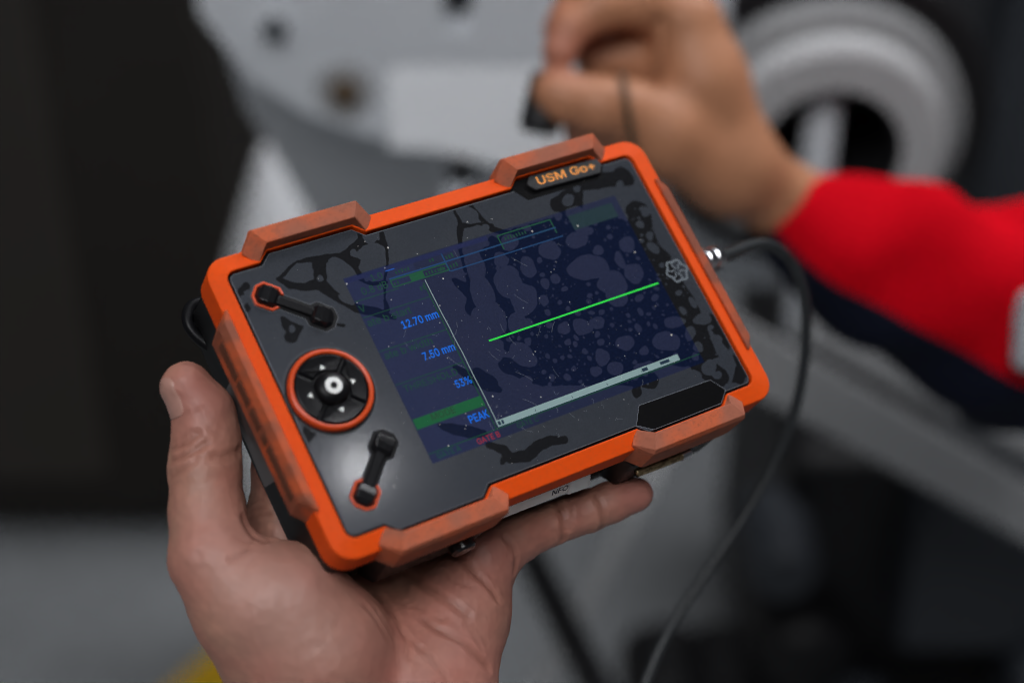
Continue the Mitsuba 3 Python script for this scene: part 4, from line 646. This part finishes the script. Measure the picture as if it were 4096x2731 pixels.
# --- keypad
def key(c, ang, flip, lab):
    place = lambda g: rot2(g, ang, c)
    cap = Polygon([(5.3, -2.0), (6.6, -3.4), (11.4, -3.4), (12.9, -1.6), (12.9, 1.6), (11.4, 3.4), (6.6, 3.4), (5.3, 2.0)])
    cap2 = affinity.scale(cap, -1, 1, origin=(0, 0))
    bar = sbox(-6, -1.55, 6, 1.55)
    whole = unary_union([cap, cap2, bar]).buffer(0.25).buffer(-0.25)
    k = put(f'{D}__rocker_key', slab(place(unary_union([bar])), GZ-1, 0.55, 0.5, 4), 'black_key', 50, label=lab)
    put(f'{k}__well', sheet(place(whole.buffer(1.15, join_style=1)), GZ+0.07), 'black_dull', False)
    put(f'{k}__well', sheet(place(whole.buffer(1.28)).difference(place(whole.buffer(1.12))), GZ+0.09), 'edge_glint', False)  # grey outline paints the highlight along the well edge
    oc = cap2 if flip else cap
    put(f'{k}__accent_ring', slab(place(oc.buffer(1.0, join_style=1).difference(oc.buffer(0.15)).difference(sbox(-5.2, -2.3, 5.2, 2.3))), GZ, 0.15, 0.25, 3), 'orange_gloss', 40, label='orange ring round one key cap')
    for e in (1, -1):                            # caps: convex pillow with a ridge across
        a = math.radians(ang); ca, sa = math.cos(a), math.sin(a)
        P = [(x*e, y, z) for x, y, z in ((5.6, 1.7, -.5), (5.6, -1.7, -.5), (6.7, 3.1, -.5), (6.7, -3.1, -.5), (11.2, 3.1, -.5), (11.2, -3.1, -.5), (12.6, 1.5, -.5), (12.6, -1.5, -.5),
                                         (7.0, 2.2, 1.1), (7.0, -2.2, 1.1), (8.9, 2.6, 1.55), (8.9, -2.6, 1.55), (10.9, 2.4, 1.2), (10.9, -2.4, 1.2), (12.1, 1.2, .5), (12.1, -1.2, .5))]
        P = [(c[0]+x*ca-y*sa, c[1]+x*sa+y*ca, z) for x, y, z in P]
        put(f'{k}__cap', ball_hull(P, 0.35, 20), 'black_gloss', 50)
key((-73.3, 29.4), -40.5, True, 'black two-ended rocker key above the round keypad')
key((-72.6, -29.0), 45.5, True, 'black two-ended rocker key below the round keypad')
DX, DY = -74.5, -0.5
dk = f'{D}__round_keypad'; labels[dk] = {'label': 'round black four-way keypad with orange ring'}
put(f'{dk}__base', lathe([(0, 0.3), (11.9, 0.3), (11.9, -2)], 72).apply_translation([DX, DY, 0]), 'black_dull', 40)
put(f'{dk}__ring', lathe([(11.95, -2), (11.95, 0.75), (12.2, 1.15), (12.8, 1.3), (13.4, 1.05), (13.75, 0.5), (13.85, -2)], 72).apply_translation([DX, DY, 0]), 'orange_gloss', 50, label='glossy orange ring')
put(f'{dk}__well', sheet(Point(DX, DY).buffer(14.75, quad_segs=24), GZ+0.07), 'black_dull', False)
put(f'{dk}__well', sheet(Point(DX, DY).buffer(14.9, quad_segs=24).difference(Point(DX, DY).buffer(14.72, quad_segs=24)), GZ+0.09), 'edge_glint', False)  # painted edge highlight round the keypad well
ann = Point(DX, DY).buffer(11.75, quad_segs=32).difference(Point(DX, DY).buffer(6.1, quad_segs=24))
for a in (45, 135, 225, 315):
    ann = ann.difference(rot2(sbox(0, -0.28, 14, 0.28), a, (DX, DY)))
for g in sorted(ann.geoms, key=lambda q: math.atan2(q.centroid.y-DY, q.centroid.x-DX)):
    m = slab(g.buffer(-0.5).buffer(0.5), 0.1, 1.05, 0.75, 5); v = np.array(m.vertices)
    v[:, 2] += 0.045*(np.hypot(v[:, 0]-DX, v[:, 1]-DY)-8.8)**2*(v[:, 2] > 0.5)*0.6
    put(f'{dk}__pad_segment', trimesh.Trimesh(v, m.faces, process=False), 'pad_gloss', 50)
for a in (0, 90, 180, 270):
    tri = Polygon([(8.4, 0), (6.9, -0.95), (6.9, 0.95)])
    put(f'{dk}__arrow', slab(rot2(tri, a, (DX, DY)), 0.5, 1.24, 0, 1), 'white_print', False)
put(f'{dk}__centre_button', lathe([(0, 3.75), (2.0, 3.7), (3.6, 3.4), (4.8, 2.75), (5.5, 1.8), (5.7, 0.2)], 48).apply_translation([DX, DY, 0]), 'black_key', True, label='domed centre button with white ring')
put(f'{dk}__centre_button__target', lathe([(1.15, 3.70), (1.15, 3.80), (2.0, 3.78), (2.75, 3.68), (2.8, 3.5)], 40).apply_translation([DX, DY, 0]), 'white_print', 40, label='white ring mark')
# --- badge and emblem
bp = Polygon([(23.3, 46.6), (25.4, 43.4), (52.6, 42.6), (54.7, 45.6), (54.0, 48.6), (25.5, 49.2)])
bk = put(f'{D}__badge', slab(bp, GZ, 0.75, 0.5, 3), 'badge_black', 40, label='raised black badge with orange lettering')
q = text2('USM Go+', 2.95, 0, 0, True, 1.12); w = q.bounds[1][0]; q.apply_scale([24.6/w, 1, 1]); a = math.radians(-0.6)
q.apply_transform(trimesh.transformations.rotation_matrix(a, [0, 0, 1])); q.apply_translation([27.0, 45.0, 0.80])
put(f'{bk}__lettering', q, 'badge_print', False, label='orange lettering USM Go+')
th = np.linspace(0, 2*np.pi, 120, endpoint=False)
lobe = lambda R_, a: Polygon(np.c_[(R_+a*np.cos(6*th))*np.cos(th), (R_+a*np.cos(6*th))*np.sin(th)])
em = [lobe(4.3, .38).difference(lobe(3.5, .38))]
for k in range(6):
    a = k*math.pi/3+0.4
    em.append(LineString([(1.0*math.cos(a), 1.0*math.sin(a)), (2.1*math.cos(a+.5), 2.1*math.sin(a+.5)), (3.4*math.cos(a+.35), 3.4*math.sin(a+.35))]).buffer(0.24))
put(f'{D}__emblem', sheet(affinity.translate(unary_union(em), 62.0, 0.2), GZ+0.12), 'logo_print', False, label='small grey round six-lobed emblem right of the screen')
# --- things on the sides
lug = spline([(-90, 33, -33), (-94.5, 40.5, -33.5), (-96, 47.5, -33), (-92.5, 52.5, -33), (-85, 51, -33), (-80, 47, -33)], 40)
put(f'{D}__strap_lug', tube(lug, 1.9), 'black_key', True, label='black strap loop at the upper left corner')
pl = [(-94.15, 20.5, -19.5), (-94.2, 20.5, -33), (-94.2, -13.2, -36), (-94.15, -15.5, -24), (-94.15, -15.5, -19.5)]
v = np.array([(x, y, z) for x, y, z in pl]+[(x-0.25, y, z) for x, y, z in pl]); put(f'{D}__side_plate', trimesh.Trimesh(v, trimesh.convex.convex_hull(v).faces, process=False) if False else trimesh.convex.convex_hull(v), 'plate_label', False, label='metal rating plate on the left side')
def on_tilt(q, x, z):                          # the sticker is tilted out at its lower edge to catch more light
    vv = np.array(q.vertices); zz = z+vv[:, 1]*0.94
    return trimesh.Trimesh(np.c_[x+vv[:, 0], -50.42-0.36*(-13-zz), zz], q.faces, process=False)
st = np.array([(x, -50.3-0.36*(-13-z)+o, z) for x, z in ((-38, -13), (1.5, -13), (3.2, -18), (2.6, -22.5), (-38, -22.5)) for o in (0, 0.2)])
sk = put(f'{D}__calibration_sticker', trimesh.convex.convex_hull(st), 'paper', False, label='white paper sticker with printed text on the bottom side')
put(f'{sk}__fold', ball_hull([(-4, -51.6, -17), (3.0, -51.4, -16), (4.2, -53.0, -21), (-4, -54.0, -22.5), (3.8, -54.2, -22.5)], 0.5, 10), 'white_print', 40, label='curled white end of the sticker')
put(f'{sk}__print', on_tilt(text2('DUE:', 3.0, 0, 0, True, 0.9), -39.0, -21.5), 'ink', False)
put(f'{sk}__print', on_tilt(text2('NFO', 2.6, 0, 0, True, 0.9), -11.5, -20.5), 'ink', False)
for k in (0, 1, 2, 4): put(f'{sk}__print', on_tilt(sheet(shapely.segmentize(sbox(0, 0, 26, 0.35), 30), 0), -30, -14.0-0.8*k), 'ink', False)
put(f'{D}__thumb_screw', lathe([(0, 4.2), (3.6, 4.0), (4.4, 3.2), (4.6, 0)], 24).apply_transform(trimesh.transformations.rotation_matrix(math.pi/2, [1, 0, 0])).apply_translation([-47.5, -55.2, -22]), 'black_gloss', 40, label='black screw foot under the lower left bumper')
put(f'{D}__hinge_pin', tube([(20.5, -57.0, -18.6), (30, -57.2, -18.4), (39.5, -57.3, -18.2)], 1.55), 'brass', True, label='tarnished brass pin under the lower right bumper')
put(f'{D}__hinge_pin__pin_head', lathe([(0, 4.4), (1.3, 4.2), (1.9, 3.4), (1.9, 0), (0, 0)], 24).apply_transform(trimesh.transformations.rotation_matrix(math.pi/2, [0, 1, 0])).apply_translation([39.0, -57.3, -18.2]), 'steel', 40, label='bright steel head of the pin')
# ---------------------------------------------------------------- the hand that holds the instrument
HP = ([c for n, k in (('index_m', 12), ('middle_m', 10), ('ring_m', 10), ('little_m', 9), ('hypo', 11), ('wrist', 16), ('wrist1', 14), ('wrist2', 14)) for c in chain(HAND[n], k)]
      + [c for n, k in (('thenar2', 7), ('thenar', 5)) for c in chain(HAND[n], k)])
def hand_sdf(P):
    d = sdf_chain(P, HP)
    for n, k, kk in (('thumb', 3.5, 8.0), ('little', 2.2, 5.0), ('index', 3, 5.0), ('middle', 3, 5.0), ('ring', 3, 5.0)):
        e = sdf_chain(P, chain(HAND[n], k))
        h = np.clip(0.5+0.5*(d-e)/kk, 0, 1)
        d = d*(1-h)+e*h-kk*h*(1-h)
    return d
def skin_col_attr(): return {'type': 'mesh_attribute', 'name': 'vertex_color'}
def skin_bump(p, n, uv):
    return (fb(p.x*1300, p.y*1300, p.z*1300, 2)*0.6+0.5*nz(p.x*420, p.y*1500, p.z*420))*0.00016
mat('skin', skin_col_attr(), 0.48, 0.45, bump=skin_bump, eps=2e-4)
mat('skin_far', skin_col_attr(), 0.5, 0.35)
mat('nail', mikit.proc(lambda p, n, uv: mx([0.50, 0.27, 0.22], [0.42, 0.22, 0.175], fb(p.x*300, p.y*300, p.z*300, 2))), 0.3, 0.5)

def body_mesh(fn, lo, hi, h, creases=(), iters=2):
    V, F = surface_nets(fn, lo, hi, h)
    m = trimesh.Trimesh(V, F, process=False)
    trimesh.smoothing.filter_taubin(m, iterations=iters)
    V = np.array(m.vertices)
    for _ in range(2): V = V-sdf_grad(fn, V)*fn(V.astype(np.float32))[:, None]
    g = sdf_grad(fn, V)
    tint = np.zeros(len(V))
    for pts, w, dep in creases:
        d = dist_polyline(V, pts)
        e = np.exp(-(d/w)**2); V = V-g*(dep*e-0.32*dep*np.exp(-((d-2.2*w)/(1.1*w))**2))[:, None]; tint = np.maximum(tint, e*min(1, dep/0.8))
    return V, F, g, tint

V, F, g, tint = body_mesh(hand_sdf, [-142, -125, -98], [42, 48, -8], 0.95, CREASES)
# soft unevenness: tendons, pads and fine folds
V = V+g*(0.9*(meshkit.fbm(V*0.055, 3, 4)-0.5)+0.42*(meshkit.fbm(V*0.35, 2, 8)-0.5)+0.22*(meshkit.fbm(V*0.8, 1, 9)-0.5))[:, None]
b = meshkit.fbm(V*0.06+5, 3, 1)[:, None]; b2 = meshkit.fbm(V*0.28, 2, 6)[:, None]
col = np.array([0.425, 0.218, 0.146])*(1-b)+np.array([0.46, 0.197, 0.149])*b
b3 = meshkit.fbm(V*0.75, 2, 12)[:, None]; b4 = meshkit.fbm(V*0.12+9, 2, 14)[:, None]
col = col*(0.94+0.30*(b2-0.5)+0.22*(b3-0.5))*(1+0.25*(b4-0.5)*np.array([0.3, -1.0, -1.0]))
def blush(c, r, k, rgb):
    global col
    e = np.exp(-((V-c)**2).sum(1)/r**2)[:, None]*k
    col = col*(1-e)+np.array(rgb)*e
RED = [0.43, 0.160, 0.13]
for c, r, k in BLUSH: blush(np.array(c), r, k, RED)
for c, r, k in PAINTED_SHEEN: blush(np.array(c), r, k, [0.52, 0.325, 0.262])  # thumb base highlight put into the skin colour
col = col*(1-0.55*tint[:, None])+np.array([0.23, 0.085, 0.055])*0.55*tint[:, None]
tag('person', 'open left hand gripping the orange instrument with thumb and little finger', 'person')
k = put('person__hand', (V, F), 'skin', True, color=np.clip(col, 0, 1)) if False else None
sk_ = 'person__hand'
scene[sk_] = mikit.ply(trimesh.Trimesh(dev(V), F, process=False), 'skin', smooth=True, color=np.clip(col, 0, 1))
# thumbnail: a thin curved plate laid on the back of the thumb tip
def nail(c, ax, nrm, L, Wd, key):
    ax = np.array(ax)/np.linalg.norm(ax); nrm = np.array(nrm, float); nrm -= ax*(nrm@ax); nrm /= np.linalg.norm(nrm); sd = np.cross(ax, nrm)
    u, w = np.meshgrid(np.linspace(-1, 1, 21), np.linspace(-1, 1, 17), indexing='ij')
    wid = Wd*np.where(u > 0.55, np.sqrt(np.clip(1-((u-0.55)/0.47)**2*0.75, 0, 1)), 1.0)*np.where(u < -0.6, np.sqrt(np.clip(1-((-0.6-u)/0.5)**2*0.8, 0, 1)), 1)
    P = np.array(c)+(u*L)[..., None]*ax+(w*wid)[..., None]*sd+nrm*6.0
    P = P.reshape(-1, 3)
    for _ in range(12):
        f = hand_sdf(P.astype(np.float32)); P = P-nrm*(f*0.8)[:, None]
    top = P+nrm*(0.45-0.35*np.abs(w.ravel())**3-0.15*(np.abs(u.ravel())**4))[:, None]; bot = P-nrm*0.8
    n, m_ = 21, 17; i, j = np.meshgrid(np.arange(n-1), np.arange(m_-1), indexing='ij')
    q = np.stack([i*m_+j, (i+1)*m_+j, (i+1)*m_+j+1, i*m_+j+1], -1).reshape(-1, 4); f = np.vstack([q[:, [0, 1, 2]], q[:, [0, 2, 3]]]); N = n*m_
    per = [j for j in range(m_)]+[i*m_+m_-1 for i in range(1, n)]+[(n-1)*m_+j for j in range(m_-2, -1, -1)]+[i*m_ for i in range(n-2, 0, -1)]
    per = np.array(per); nx_ = np.roll(per, -1)
    rim = np.vstack([np.stack([per, nx_, nx_+N], 1), np.stack([per, nx_+N, per+N], 1)])
    mesh = trimesh.Trimesh(np.vstack([top, bot]), np.vstack([f, f[:, ::-1]+N, rim]), process=False); mesh.fix_normals()
    put(key, mesh, 'nail', 50)
nail(*NAIL, 'person__thumb_nail')
